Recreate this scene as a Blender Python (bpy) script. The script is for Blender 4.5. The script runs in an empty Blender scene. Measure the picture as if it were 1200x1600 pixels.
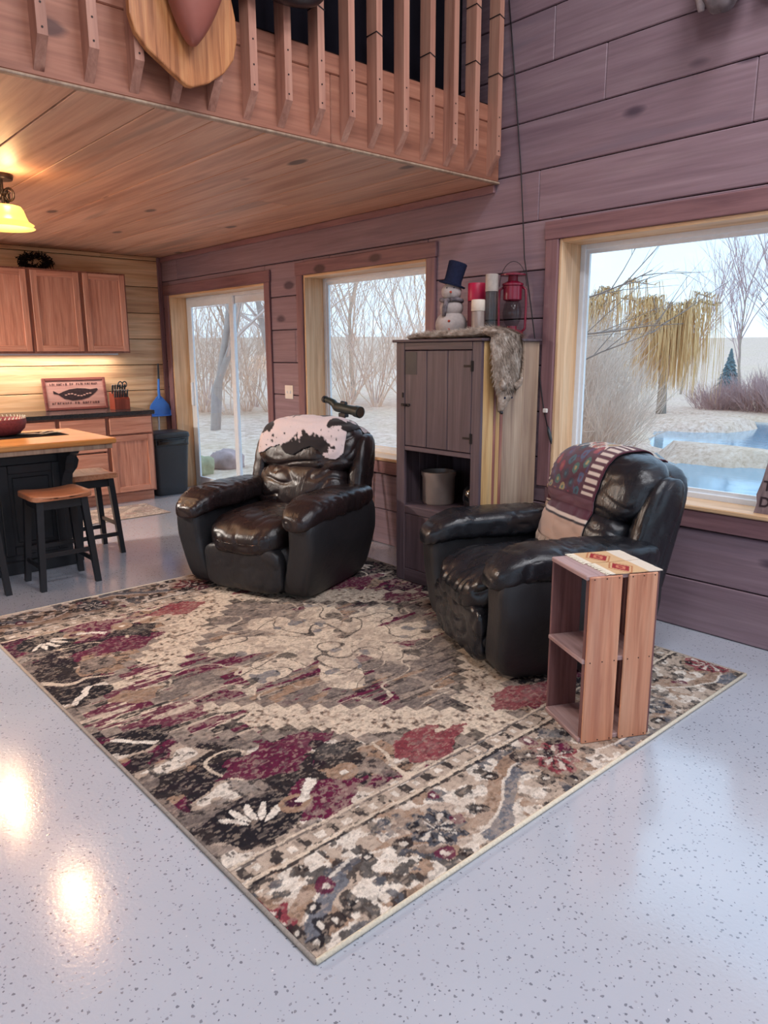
import bpy, bmesh, math, random
import numpy as np
from mathutils import Vector, Matrix, noise
from mathutils.bvhtree import BVHTree

scene = bpy.context.scene
COL = scene.collection
R = math.radians
random.seed(7)

# ------------------------------------------------------------------ camera
YAW, PITCH, ROLL, FPX, CAMH = R(41.74), R(12.14), R(-0.21), 1152.0, 1.45
cam_data = bpy.data.cameras.new('camera')
cam = bpy.data.objects.new('camera', cam_data)
COL.objects.link(cam)
_f = Vector((math.sin(YAW) * math.cos(PITCH), math.cos(YAW) * math.cos(PITCH), -math.sin(PITCH)))
_r = Vector((math.cos(YAW), -math.sin(YAW), 0))
_u = _r.cross(_f)
_r2 = _r * math.cos(ROLL) + _u * math.sin(ROLL)
_u2 = -_r * math.sin(ROLL) + _u * math.cos(ROLL)
cam.matrix_world = Matrix(((_r2.x, _u2.x, -_f.x, 0), (_r2.y, _u2.y, -_f.y, 0), (_r2.z, _u2.z, -_f.z, CAMH), (0, 0, 0, 1)))
cam_data.sensor_fit = 'VERTICAL'
cam_data.sensor_height = 32.0
cam_data.lens = 32.0 * FPX / 1600.0
cam_data.clip_start = 0.05
cam_data.clip_end = 800
scene.camera = cam

# ------------------------------------------------------------------ sky, exposure
scene.view_settings.view_transform = 'Standard'
scene.view_settings.look = 'None'
scene.view_settings.gamma = 1.0
scene.view_settings.use_curve_mapping = False
scene.view_settings.exposure = 1.65

world = bpy.data.worlds.new('overcast_sky')
scene.world = world
world.use_nodes = True
_n = world.node_tree
for _x in list(_n.nodes):
    _n.nodes.remove(_x)
w_out = _n.nodes.new('ShaderNodeOutputWorld')
w_bg = _n.nodes.new('ShaderNodeBackground')
w_bg.inputs['Strength'].default_value = 0.80
w_tc = _n.nodes.new('ShaderNodeTexCoord')
w_sep = _n.nodes.new('ShaderNodeSeparateXYZ')
w_ramp = _n.nodes.new('ShaderNodeValToRGB')
w_ramp.color_ramp.elements[0].position = 0.0
w_ramp.color_ramp.elements[0].color = (0.46, 0.57, 0.69, 1)
w_ramp.color_ramp.elements[1].position = 0.35
w_ramp.color_ramp.elements[1].color = (0.34, 0.49, 0.70, 1)
w_map = _n.nodes.new('ShaderNodeMapping')
w_map.inputs['Scale'].default_value = (2, 2, 7)
w_noi = _n.nodes.new('ShaderNodeTexNoise')
w_noi.inputs['Scale'].default_value = 1.6
w_noi.inputs['Detail'].default_value = 5
w_cr = _n.nodes.new('ShaderNodeValToRGB')
w_cr.color_ramp.elements[0].position = 0.42
w_cr.color_ramp.elements[1].position = 0.68
w_mix = _n.nodes.new('ShaderNodeMixRGB')
w_mix.inputs[2].default_value = (0.50, 0.61, 0.74, 1)
_l = _n.links
_l.new(w_tc.outputs['Generated'], w_sep.inputs[0])
_l.new(w_sep.outputs['Z'], w_ramp.inputs[0])
_l.new(w_tc.outputs['Generated'], w_map.inputs[0])
_l.new(w_map.outputs[0], w_noi.inputs['Vector'])
_l.new(w_noi.outputs[0], w_cr.inputs[0])
_l.new(w_cr.outputs[0], w_mix.inputs[0])
_l.new(w_ramp.outputs[0], w_mix.inputs[1])
_l.new(w_mix.outputs[0], w_bg.inputs['Color'])
_l.new(w_bg.outputs[0], w_out.inputs['Surface'])

def portal(loc, rot, sx, sy):
    """sampling portal in a window opening: emits nothing, only guides sky light"""
    d = bpy.data.lights.new('window_portal', 'AREA')
    d.shape = 'RECTANGLE'
    d.size, d.size_y = sx, sy
    d.cycles.is_portal = True
    o = bpy.data.objects.new('window_portal', d)
    COL.objects.link(o)
    o.location = loc
    o.rotation_euler = rot
# rot so that -Z of the light points into the room
portal((3.95, 6.6, 1.05), (0, R(90), 0), 2.1, 1.9)
portal((3.95, 4.4, 1.37), (0, R(90), 0), 1.45, 1.45)
portal((3.95, 1.33, 1.37), (0, R(90), 0), 1.45, 2.65)
portal((-0.4, -4.25, 1.9), (R(90), 0, 0), 7.0, 3.4)
portal((-4.75, 0.5, 1.9), (0, R(-90), 0), 3.0, 5.4)

# fill lights added above and behind the viewer to brighten the living room
FILL_SPOTS = [(.2, -2.8), (2.6, -2.8), (.2, -1.1), (2.6, -1.1), (.4, .6), (2.6, .8)]
FILL_W = 18.0
for _x, _y in FILL_SPOTS:
    d = bpy.data.lights.new('fill_light_glow', 'AREA')
    d.shape = 'DISK'; d.size = .9; d.energy = FILL_W; d.color = (.93, .95, 1.0)
    o = bpy.data.objects.new('fill_light_glow', d)
    COL.objects.link(o); o.location = (_x, _y, 4.90)

# ------------------------------------------------------------------ mesh helpers
class MB:
    def __init__(s):
        s.v, s.f = [], []
    def add(s, vs, fs):
        o = len(s.v)
        s.v += [tuple(p) for p in vs]
        s.f += [tuple(i + o for i in f) for f in fs]
        return s
    def box(s, x0, x1, y0, y1, z0, z1, c=0.0, M=None):
        if x0 > x1: x0, x1 = x1, x0
        if y0 > y1: y0, y1 = y1, y0
        if z0 > z1: z0, z1 = z1, z0
        if c <= 0:
            vs = [(x, y, z) for x in (x0, x1) for y in (y0, y1) for z in (z0, z1)]
            fs = [(0, 1, 3, 2), (4, 6, 7, 5), (0, 4, 5, 1), (2, 3, 7, 6), (0, 2, 6, 4), (1, 5, 7, 3)]
        else:
            c = min(c, (x1 - x0) * .45, (y1 - y0) * .45, (z1 - z0) * .45)
            lo, hi = (x0, y0, z0), (x1, y1, z1)
            vs, idx = [], {}
            for sx in (0, 1):
                for sy in (0, 1):
                    for sz in (0, 1):
                        sg = (sx, sy, sz)
                        for ax in range(3):
                            p = []
                            for k in range(3):
                                e = hi[k] if sg[k] else lo[k]
                                if k != ax:
                                    e += -c if sg[k] else c
                                p.append(e)
                            idx[(sg, ax)] = len(vs)
                            vs.append(tuple(p))
            fs = []
            for ax in range(3):
                a, b = (ax + 1) % 3, (ax + 2) % 3
                for sd in (0, 1):
                    q = []
                    for (i, j) in ((0, 0), (1, 0), (1, 1), (0, 1)):
                        g = [0, 0, 0]; g[ax] = sd; g[a] = i; g[b] = j
                        q.append(idx[(tuple(g), ax)])
                    fs.append(tuple(q if sd else q[::-1]))
                for i in (0, 1):
                    for j in (0, 1):
                        g0 = [0, 0, 0]; g1 = [0, 0, 0]
                        g0[ax], g1[ax] = 0, 1
                        g0[a] = g1[a] = i; g0[b] = g1[b] = j
                        q = [idx[(tuple(g0), a)], idx[(tuple(g1), a)], idx[(tuple(g1), b)], idx[(tuple(g0), b)]]
                        fs.append(tuple(q if (i ^ j) else q[::-1]))
            for sx in (0, 1):
                for sy in (0, 1):
                    for sz in (0, 1):
                        g = (sx, sy, sz)
                        t = [idx[(g, 0)], idx[(g, 1)], idx[(g, 2)]]
                        fs.append(tuple(t if (sx + sy + sz) % 2 else t[::-1]))
        if M is not None:
            vs = [tuple(M @ Vector(p)) for p in vs]
        return s.add(vs, fs)
    def tube(s, pts, rad, n=8, cap=True):
        pts = [Vector(p) for p in pts]
        if not hasattr(rad, '__len__'): rad = [rad] * len(pts)
        vs, fs = [], []
        up = None
        for i, p in enumerate(pts):
            t = (pts[min(i + 1, len(pts) - 1)] - pts[max(i - 1, 0)])
            t = t.normalized() if t.length > 1e-9 else Vector((0, 0, 1))
            if up is None:
                up = Vector((0, 0, 1)) if abs(t.z) < .9 else Vector((1, 0, 0))
            a = up - t * up.dot(t)
            if a.length < 1e-6:
                a = t.orthogonal()
            a.normalize()
            up = a
            b = t.cross(a)
            for k in range(n):
                w = 2 * math.pi * k / n
                vs.append(p + (a * math.cos(w) + b * math.sin(w)) * rad[i])
        for i in range(len(pts) - 1):
            for k in range(n):
                k2 = (k + 1) % n
                fs.append((i * n + k, i * n + k2, (i + 1) * n + k2, (i + 1) * n + k))
        if cap:
            fs.append(tuple(range(n))[::-1])
            fs.append(tuple((len(pts) - 1) * n + k for k in range(n)))
        return s.add(vs, fs)
    def lathe(s, prof, n=24, c=(0, 0, 0)):
        vs, fs = [], []
        m = len(prof)
        for (r, z) in prof:
            for k in range(n):
                w = 2 * math.pi * k / n
                vs.append((c[0] + r * math.cos(w), c[1] + r * math.sin(w), c[2] + z))
        for i in range(m - 1):
            for k in range(n):
                k2 = (k + 1) % n
                fs.append((i * n + k, i * n + k2, (i + 1) * n + k2, (i + 1) * n + k))
        fs.append(tuple(range(n))[::-1])
        fs.append(tuple((m - 1) * n + k for k in range(n)))
        return s.add(vs, fs)
    def prism(s, poly, lo, hi, axis='z', M=None):
        n = len(poly)
        def P(a, b, h):
            return {'z': (a, b, h), 'y': (a, h, b), 'x': (h, a, b)}[axis]
        vs = [P(a, b, lo) for a, b in poly] + [P(a, b, hi) for a, b in poly]
        fs = [tuple(range(n))[::-1], tuple(range(n, 2 * n))]
        for i in range(n):
            j = (i + 1) % n
            fs.append((i, j, n + j, n + i))
        if M is not None:
            vs = [tuple(M @ Vector(p)) for p in vs]
        return s.add(vs, fs)
    def grid(s, P, closed=False):
        nu, nv = len(P), len(P[0])
        vs = [P[i][j] for i in range(nu) for j in range(nv)]
        fs = []
        for i in range(nu - 1):
            for j in range(nv - 1):
                fs.append((i * nv + j, (i + 1) * nv + j, (i + 1) * nv + j + 1, i * nv + j + 1))
        return s.add(vs, fs)
    def pillow(s, c, h, e=4.0, n=14, deform=None):
        """superellipsoid-rounded box on a welded cube grid"""
        idx, vs, fs = {}, [], []
        def vid(p):
            k = (round(p[0], 5), round(p[1], 5), round(p[2], 5))
            if k not in idx:
                idx[k] = len(vs)
                t = (abs(p[0]) ** e + abs(p[1]) ** e + abs(p[2]) ** e) ** (-1 / e)
                q = Vector((c[0] + p[0] * t * h[0], c[1] + p[1] * t * h[1], c[2] + p[2] * t * h[2]))
                if deform:
                    nr = Vector((math.copysign(abs(p[0] * t) ** (e - 1), p[0]) / h[0], math.copysign(abs(p[1] * t) ** (e - 1), p[1]) / h[1], math.copysign(abs(p[2] * t) ** (e - 1), p[2]) / h[2]))
                    nr.normalize()
                    q = Vector(deform(q, nr))
                vs.append(tuple(q))
            return idx[k]
        g = [math.tan((-1 + 2 * i / n) * math.pi / 4) for i in range(n + 1)]
        for ax in range(3):
            a, b = (ax + 1) % 3, (ax + 2) % 3
            for sd in (-1, 1):
                for i in range(n):
                    for j in range(n):
                        q = []
                        for (di, dj) in ((0, 0), (1, 0), (1, 1), (0, 1)):
                            p = [0, 0, 0]
                            p[ax] = sd; p[a] = g[i + di]; p[b] = g[j + dj]
                            q.append(vid(p))
                        fs.append(tuple(q if sd > 0 else q[::-1]))
        return s.add(vs, fs)
    def build(s, name, mat, parent=None, smooth=False, kind=None, fix=True):
        me = bpy.data.meshes.new(name)
        me.from_pydata(s.v, [], s.f)
        if fix:
            bm = bmesh.new(); bm.from_mesh(me)
            bmesh.ops.recalc_face_normals(bm, faces=bm.faces)
            bm.to_mesh(me); bm.free()
        me.update()
        return mobj(name, me, mat, parent, smooth, kind)

def mobj(name, me, mat, parent=None, smooth=False, kind=None):
    if mat is not None and not me.materials:
        me.materials.append(mat)
    if smooth:
        me.polygons.foreach_set('use_smooth', [True] * len(me.polygons))
        if smooth == 'auto':
            me.set_sharp_from_angle(angle=R(38))
    o = bpy.data.objects.new(name, me)
    COL.objects.link(o)
    if parent is not None:
        o.parent = parent
    if kind:
        o['kind'] = kind
    return o

def thing(name, label, cat, loc=(0, 0, 0), rotz=0.0, group=None):
    o = bpy.data.objects.new(name, None)
    o.empty_display_size = .1
    COL.objects.link(o)
    o.location = loc
    o.rotation_euler = (0, 0, rotz)
    return tag(o, label, cat, group)

def tag(o, label, cat, group=None):
    o['label'] = label
    o['category'] = cat
    if group: o['group'] = group
    return o

def copy_tree(o, parent=None):
    c = o.copy()
    COL.objects.link(c)
    c.parent = parent
    for ch in list(o.children):
        copy_tree(ch, c)
    return c

def box_obj(name, mat, b, c=0.0, parent=None, M=None):
    return MB().box(*b, c=c, M=M).build(name, mat, parent, fix=False)

def text_mesh(body, size, ext=.001, align='CENTER'):
    cu = bpy.data.curves.new('lettering', 'FONT')
    cu.body = body; cu.size = size; cu.extrude = ext; cu.offset = size * .02; cu.align_x = align
    t = bpy.data.objects.new('lettering', cu)
    COL.objects.link(t)
    dg = bpy.context.evaluated_depsgraph_get()
    me = bpy.data.meshes.new_from_object(t.evaluated_get(dg))
    bpy.data.objects.remove(t); bpy.data.curves.remove(cu)
    return me

def fbm(p, sc=1.0, oct=3):
    return noise.fractal(Vector(p) * sc, 1.0, 2.0, oct)

# ------------------------------------------------------------------ materials
def S(r, g, b):
    f = lambda v: (v / 255 / 12.92) if v / 255 <= .04045 else ((v / 255 + .055) / 1.055) ** 2.4
    return (f(r), f(g), f(b), 1)

class NT:
    def __init__(s, name):
        s.m = bpy.data.materials.new(name)
        s.m.use_nodes = True
        s.t = s.m.node_tree
        s.b = s.t.nodes['Principled BSDF']
        s.out = s.t.nodes['Material Output']
    def n(s, typ, **kw):
        nd = s.t.nodes.new('ShaderNode' + typ)
        for k, v in kw.items():
            if k in nd.inputs: nd.inputs[k].default_value = v
            else: setattr(nd, k, v)
        return nd
    def l(s, a, b):
        s.t.links.new(a, b)
    def ramp(s, fac, stops):
        r = s.n('ValToRGB')
        el = r.color_ramp.elements
        while len(el) < len(stops): el.new(.5)
        for e, (p, c) in zip(el, stops):
            e.position = p; e.color = c
        s.l(fac, r.inputs[0])
        return r.outputs[0]
    def mix(s, fac, a, b, mode='MIX'):
        m = s.n('MixRGB', blend_type=mode)
        for k, v in ((0, fac), (1, a), (2, b)):
            if hasattr(v, 'is_output'): s.l(v, m.inputs[k])
            else: m.inputs[k].default_value = v
        return m.outputs[0]
    def math(s, op, a, b=0.0):
        m = s.n('Math', operation=op)
        for k, v in ((0, a), (1, b)):
            if hasattr(v, 'is_output'): s.l(v, m.inputs[k])
            else: m.inputs[k].default_value = v
        return m.outputs[0]
    def coords(s, scale=(1, 1, 1), rnd=True, rot=(0, 0, 0)):
        tc = s.n('TexCoord'); mp = s.n('Mapping')
        mp.inputs['Scale'].default_value = scale
        mp.inputs['Rotation'].default_value = rot
        s.l(tc.outputs['Object'], mp.inputs[0])
        if rnd:
            oi = s.n('ObjectInfo')
            v = s.n('VectorMath', operation='SCALE')
            v.inputs[0].default_value = (37.0, 23.0, 51.0)
            s.l(oi.outputs['Random'], v.inputs['Scale'])
            s.l(v.outputs[0], mp.inputs['Location'])
        return mp.outputs[0]
    def noise(s, vec, scale, detail=3, rough=.55, dist=0.0):
        nd = s.n('TexNoise')
        nd.inputs['Scale'].default_value = scale
        nd.inputs['Detail'].default_value = detail
        nd.inputs['Roughness'].default_value = rough
        nd.inputs['Distortion'].default_value = dist
        s.l(vec, nd.inputs['Vector'])
        return nd.outputs[0]
    def bump(s, h, strength=.2, dist=.01):
        b = s.n('Bump')
        b.inputs['Strength'].default_value = strength
        b.inputs['Distance'].default_value = dist
        s.l(h, b.inputs['Height'])
        s.l(b.outputs[0], s.b.inputs['Normal'])
    def col(s, c):
        if hasattr(c, 'is_output'): s.l(c, s.b.inputs['Base Color'])
        else: s.b.inputs['Base Color'].default_value = c
    def set(s, rough=.5, spec=.5, metal=0, coat=0):
        s.b.inputs['Roughness'].default_value = rough
        s.b.inputs['Specular IOR Level'].default_value = spec
        s.b.inputs['Metallic'].default_value = metal
        s.b.inputs['Coat Weight'].default_value = coat
        return s.m

def plain(name, c, rough=.5, spec=.5, metal=0, var=.12, sc=30, bump=.05):
    t = NT(name)
    v = t.coords()
    nz = t.noise(v, sc, 3)
    d = tuple(x * (1 - var) for x in c[:3]) + (1,)
    e = tuple(min(1, x * (1 + var)) for x in c[:3]) + (1,)
    t.col(t.ramp(nz, [(.3, d), (.7, e)]))
    if bump: t.bump(nz, bump, .004)
    return t.set(rough, spec, metal)

def wood(name, dark, mid, light, axis='y', rough=.5, knots=.5, grain=1.0, spec=.4, var=.25, knotcol=None, streak=None, nax=None):
    """plank timber: grain stretched along an axis, random offset and tone for each plank"""
    t = NT(name)
    k = 'xyz'.index(axis)
    sc = [9 * grain] * 3; sc[k] = .55 * grain
    v = t.coords(tuple(sc))
    g1 = t.noise(v, 2.2, 5, .6, .6)
    base = t.ramp(g1, [(.28, dark), (.5, mid), (.74, light)])
    sc2 = [70 * grain] * 3; sc2[k] = 2.2 * grain
    v2 = t.coords(tuple(sc2))
    g2 = t.noise(v2, 1.0, 3, .6)
    base = t.mix(.35, base, t.ramp(g2, [(.3, (.45, .42, .42, 1)), (.65, (1, 1, 1, 1))]), 'MULTIPLY')
    oi = t.n('ObjectInfo')
    val = t.math('ADD', t.math('MULTIPLY', oi.outputs['Random'], var), 1 - var * .6)
    hs = t.n('HueSaturation')
    t.l(val, hs.inputs['Value']); t.l(base, hs.inputs['Color'])
    base = hs.outputs[0]
    if streak:
        sc4 = [5.0] * 3; sc4[k] = .35
        g4 = t.noise(t.coords(tuple(sc4)), 1.3, 3, .6, .8)
        base = t.mix(t.ramp(g4, [(.56, (0, 0, 0, 1)), (.7, (.7, .7, .7, 1))]), base, streak)
    if knots > 0:
        sc3 = [5.2] * 3; sc3[k] = 2.3
        if nax: sc3['xyz'.index(nax)] = 0.0
        v3 = t.coords(tuple(sc3))
        vo = t.n('TexVoronoi')
        vo.inputs['Scale'].default_value = 1.0
        t.l(v3, vo.inputs['Vector'])
        thr = t.n('SeparateColor')
        t.l(vo.outputs['Color'], thr.inputs[0])
        on = t.math('LESS_THAN', thr.outputs[0], knots)
        wob = t.math('ADD', vo.outputs['Distance'], t.math('MULTIPLY', t.noise(v2, .8, 2), .08))
        kn = t.ramp(wob, [(.17, (1, 1, 1, 1)), (.25, (0, 0, 0, 1))])
        base = t.mix(t.math('MULTIPLY', t.math('MULTIPLY', kn, on), .85), base, knotcol or tuple(x * .3 for x in dark[:3]) + (1,))
    t.col(base)
    t.bump(g2, .12, .003)
    return t.set(rough, spec)

def attr_col(name, rough=.8, spec=.2, nz=(250, .35), bump=.5, sheen=0):
    t = NT(name)
    a = t.n('Attribute', attribute_name='col')
    v = t.coords((1, 1, 1), rnd=False)
    n1 = t.noise(v, nz[0], 2, .7)
    t.col(t.mix(nz[1], a.outputs['Color'], t.ramp(n1, [(.3, (.35, .35, .35, 1)), (.6, (1.15, 1.15, 1.15, 1))]), 'MULTIPLY'))
    t.bump(n1, bump, .004)
    t.b.inputs['Sheen Weight'].default_value = sheen
    return t.set(rough, spec)

def set_col(me, cols):
    a = me.color_attributes.new('col', 'FLOAT_COLOR', 'POINT')
    c = np.ones((len(me.vertices), 4), dtype=np.float32)
    c[:, :3] = np.asarray(cols, dtype=np.float32)[:, :3]
    a.data.foreach_set('color', c.ravel())

M = {}
M['wall'] = wood('reddish_wall_pine', S(128, 104, 114), S(142, 118, 127), S(154, 131, 138), 'y', .55, .36, .8, knotcol=S(70, 56, 70), streak=S(122, 106, 118), var=.10, nax='x')
M['wall_z'] = wood('reddish_casing_pine', S(114, 82, 88), S(134, 98, 102), S(148, 112, 114), 'z', .5, .12, 1.0, var=.12)
M['casing'] = wood('reddish_casing_pine_flat', S(114, 82, 88), S(134, 98, 102), S(148, 112, 114), 'y', .5, .12, 1.0, var=.12)
M['backpine'] = wood('honey_pine_boards', S(186, 136, 100), S(222, 180, 138), S(240, 206, 168), 'x', .5, .14, .8, knotcol=S(92, 52, 36), var=.14, nax='y')
M['ceilpine'] = wood('ceiling_pine', S(170, 122, 98), S(200, 152, 126), S(216, 172, 146), 'y', .5, .22, .6, knotcol=S(84, 66, 60), streak=S(150, 122, 106), var=.2, nax='z')
M['fascia'] = wood('fascia_pine', S(136, 86, 68), S(164, 108, 86), S(182, 128, 104), 'x', .5, .25, .8, knotcol=S(78, 46, 42), var=.18, nax='y')
M['baluster'] = wood('baluster_pine', S(160, 108, 90), S(186, 134, 114), S(202, 154, 132), 'z', .5, .2, 1.0, var=.16, knotcol=S(100, 56, 44))
M['jamb'] = wood('jamb_pine', S(196, 150, 108), S(222, 180, 138), S(236, 204, 166), 'z', .45, .08, 1.0, var=.08)
M['jamb_y'] = wood('jamb_pine_flat', S(196, 150, 108), S(222, 180, 138), S(236, 204, 166), 'y', .45, .08, 1.0, var=.08)
M['oak'] = wood('cabinet_oak', S(172, 112, 90), S(202, 142, 118), S(220, 166, 142), 'z', .4, 0, 1.6, var=.16)
M['oak_frame'] = wood('cabinet_oak_frame', S(128, 78, 62), S(152, 98, 80), S(170, 116, 96), 'z', .4, 0, 1.6, var=.05)
M['oak_x'] = wood('cabinet_oak_rail', S(172, 112, 90), S(202, 142, 118), S(220, 166, 142), 'x', .4, 0, 1.6, var=.08)
M['butcher'] = wood('butcher_block', S(176, 106, 52), S(214, 146, 80), S(232, 172, 106), 'x', .3, 0, 1.2, var=.06)
M['stoolseat'] = wood('stool_seat_oak', S(170, 104, 72), S(204, 138, 100), S(222, 164, 128), 'x', .35, 0, 1.3, var=.08)
M['plaque'] = wood('plaque_oak', S(140, 82, 48), S(188, 122, 76), S(212, 152, 100), 'z', .35, 0, 1.8, var=.05)
M['cupboard'] = wood('cupboard_brown', S(68, 55, 60), S(88, 72, 78), S(104, 87, 92), 'z', .5, .15, 1.2, var=.12)
M['cupboard_y'] = wood('cupboard_brown_rail', S(68, 55, 60), S(88, 72, 78), S(104, 87, 92), 'y', .5, .1, 1.2, var=.12)
M['side_sunlit_yellow'] = wood('worn_sunlit_yellow', S(170, 124, 80), S(206, 164, 108), S(222, 190, 142), 'z', .6, .1, 1.0, var=.1, streak=S(168, 140, 112))  # sunlit yellow put into the window-side board colour
M['side_sunlit_red'] = wood('worn_sunlit_red', S(120, 66, 60), S(154, 96, 84), S(196, 146, 122), 'z', .6, 0, 1.4, var=.1, streak=S(206, 170, 130))  # red stripes coloured as if already lit from the window
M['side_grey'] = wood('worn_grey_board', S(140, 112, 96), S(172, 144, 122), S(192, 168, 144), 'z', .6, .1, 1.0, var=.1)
M['crate_in'] = wood('crate_dark_wood', S(90, 58, 58), S(122, 84, 82), S(146, 106, 104), 'z', .6, .1, 1.2, var=.15)
M['crate_end'] = wood('crate_end_wood', S(140, 110, 108), S(172, 142, 140), S(190, 164, 160), 'y', .5, .1, 1.2, var=.1)
M['slat'] = wood('crate_slat_wood', S(166, 100, 74), S(204, 142, 110), S(222, 172, 140), 'z', .55, .14, 1.1, var=.12, streak=S(150, 92, 78))
M['signwood'] = wood('sign_walnut', S(150, 106, 100), S(178, 134, 126), S(196, 156, 146), 'x', .5, .05, 1.2, var=.05)
M['frame_dark'] = wood('dark_red_frame', S(92, 44, 42), S(118, 62, 56), S(140, 82, 74), 'x', .45, 0, 1.2, var=.05)
M['sill_sign'] = wood('grey_barn_board', S(98, 80, 82), S(130, 110, 110), S(152, 132, 130), 'z', .8, .1, 1.0, var=.05)
M['gap'] = plain('dark_joint', S(40, 28, 26), .9, .1)
M['vinyl'] = plain('white_vinyl', S(226, 232, 238), .35, .5, var=.03, bump=0)
M['black_paint'] = plain('black_paint', S(30, 30, 34), .38, .5, var=.2, sc=12, bump=.03)
M['counter'] = plain('black_laminate', S(38, 40, 44), .22, .6, var=.3, sc=90, bump=0)
M['plastic_black'] = plain('black_plastic', S(40, 44, 50), .42, .5, var=.08, bump=.02)
M['bag'] = plain('black_bin_liner', S(14, 14, 16), .2, .6, var=.2, sc=20, bump=.3)
M['blue'] = plain('blue_plastic', S(58, 118, 206), .35, .5, var=.06, bump=0)
M['pole'] = plain('grey_pole', S(176, 182, 194), .35, .5, var=.05, bump=0)
M['metal_dark'] = plain('dark_bronze', S(36, 28, 28), .35, .6, .7, var=.2, bump=.03)
M['iron'] = plain('old_iron', S(48, 40, 38), .55, .5, .6, var=.2, bump=.1)
M['steel'] = plain('steel', S(190, 190, 194), .25, .6, 1.0, var=.05, bump=0)
M['screw'] = plain('dark_screw', S(44, 26, 24), .6, .4, var=.1, bump=0)
M['white_plate'] = plain('white_plate', S(226, 218, 210), .35, .5, var=.03, bump=0)
M['green_black'] = plain('scope_armour', S(34, 44, 42), .45, .5, var=.12, sc=200, bump=.1)
M['stone'] = plain('stoneware', S(140, 124, 116), .35, .5, var=.1, sc=12)
M['red_enamel'] = plain('red_enamel', S(120, 18, 44), .25, .6, var=.12, sc=18, bump=.02)
M['maroon_bowl'] = plain('maroon_basket', S(128, 62, 66), .55, .3, var=.25, sc=80, bump=.4)
M['snow'] = plain('snowman_cloth', S(178, 166, 162), .9, .1, var=.08, sc=60, bump=.2)
M['navy'] = plain('navy_felt', S(34, 38, 60), .9, .1, var=.15, sc=60, bump=.2)
M['scarf'] = plain('scarf_plaid', S(110, 102, 106), .9, .1, var=.5, sc=40, bump=.2)
M['orange'] = plain('carrot_orange', S(170, 74, 60), .7, .2, bump=0)
M['wax_red'] = plain('red_wax', S(168, 26, 62), .4, .4, var=.1, bump=0)
M['wax_dark'] = plain('dark_red_label', S(92, 22, 44), .5, .4, var=.2, bump=0)
M['wax_cream'] = plain('cream_wax', S(216, 200, 184), .5, .4, var=.06, bump=0)
M['cream_cloth'] = plain('cream_binding', S(214, 204, 184), .9, .1, var=.12, sc=120, bump=.3)
M['taupe_cloth'] = plain('taupe_binding', S(150, 138, 128), .9, .1, var=.15, sc=120, bump=.3)
M['wire'] = plain('black_wire', S(30, 26, 30), .5, .4, bump=0)
M['hat'] = plain('dark_straw', S(30, 22, 22), .9, .1, var=.4, sc=60, bump=.4)
M['mount_brown'] = plain('smooth_brown_hide', S(146, 84, 72), .42, .4, var=.14, sc=7, bump=.05)
M['mount_dark'] = plain('dark_glossy_hide', S(42, 32, 34), .3, .5, var=.25, sc=14, bump=.05)
M['knife_block'] = wood('knife_block_wood', S(110, 46, 34), S(138, 64, 48), S(158, 82, 62), 'z', .35, 0, 1.6, var=.05)

def glass_mat(name, tint=(1, 1, 1, 1), refl=.06):
    t = NT(name)
    t.t.nodes.remove(t.b)
    tr = t.n('BsdfTransparent'); tr.inputs[0].default_value = tint
    gl = t.n('BsdfGlossy'); gl.inputs['Roughness'].default_value = .02
    fr = t.n('Fresnel'); fr.inputs[0].default_value = 1.45
    mx = t.n('MixShader')
    ge = t.n('NewGeometry')
    t.l(t.math('MULTIPLY', fr.outputs[0], t.math('SUBTRACT', 1.0, ge.outputs['Backfacing'])), mx.inputs[0]); t.l(tr.outputs[0], mx.inputs[1]); t.l(gl.outputs[0], mx.inputs[2])
    t.l(mx.outputs[0], t.out.inputs['Surface'])
    return t.m
M['glass'] = glass_mat('window_glass', (.95, .98, .98, 1))
M['jar'] = glass_mat('jar_glass', (.80, .84, .84, 1))

def leather(name, c1, c2, rough=.34):
    t = NT(name)
    v = t.coords((1, 1, 1), rnd=False)
    big = t.noise(v, 5, 3)
    t.col(t.ramp(big, [(.35, c1), (.75, c2)]))
    rr = t.n('MapRange'); rr.inputs['To Min'].default_value = rough - .08; rr.inputs['To Max'].default_value = rough + .12
    t.l(t.noise(v, 9, 2), rr.inputs[0])
    vo = t.n('TexVoronoi'); vo.inputs['Scale'].default_value = 260
    t.l(v, vo.inputs['Vector'])
    wr = t.noise(t.coords((3, 10, 3), rnd=False), 4, 4, .6, 1.2)
    h = t.math('ADD', t.math('MULTIPLY', vo.outputs['Distance'], .12), t.math('MULTIPLY', wr, 1.0))
    t.bump(h, .22, .012)
    m = t.set(rough, .5)
    t.l(rr.outputs[0], t.b.inputs['Roughness'])
    return m
M['leather'] = leather('dark_brown_leather', S(28, 22, 23), S(46, 32, 32), .27)
M['leather_blk'] = leather('black_leather', S(24, 24, 28), S(36, 36, 41), .25)
M['leather_matte'] = leather('black_vinyl_panel', S(30, 29, 32), S(38, 37, 40), .46)

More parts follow.
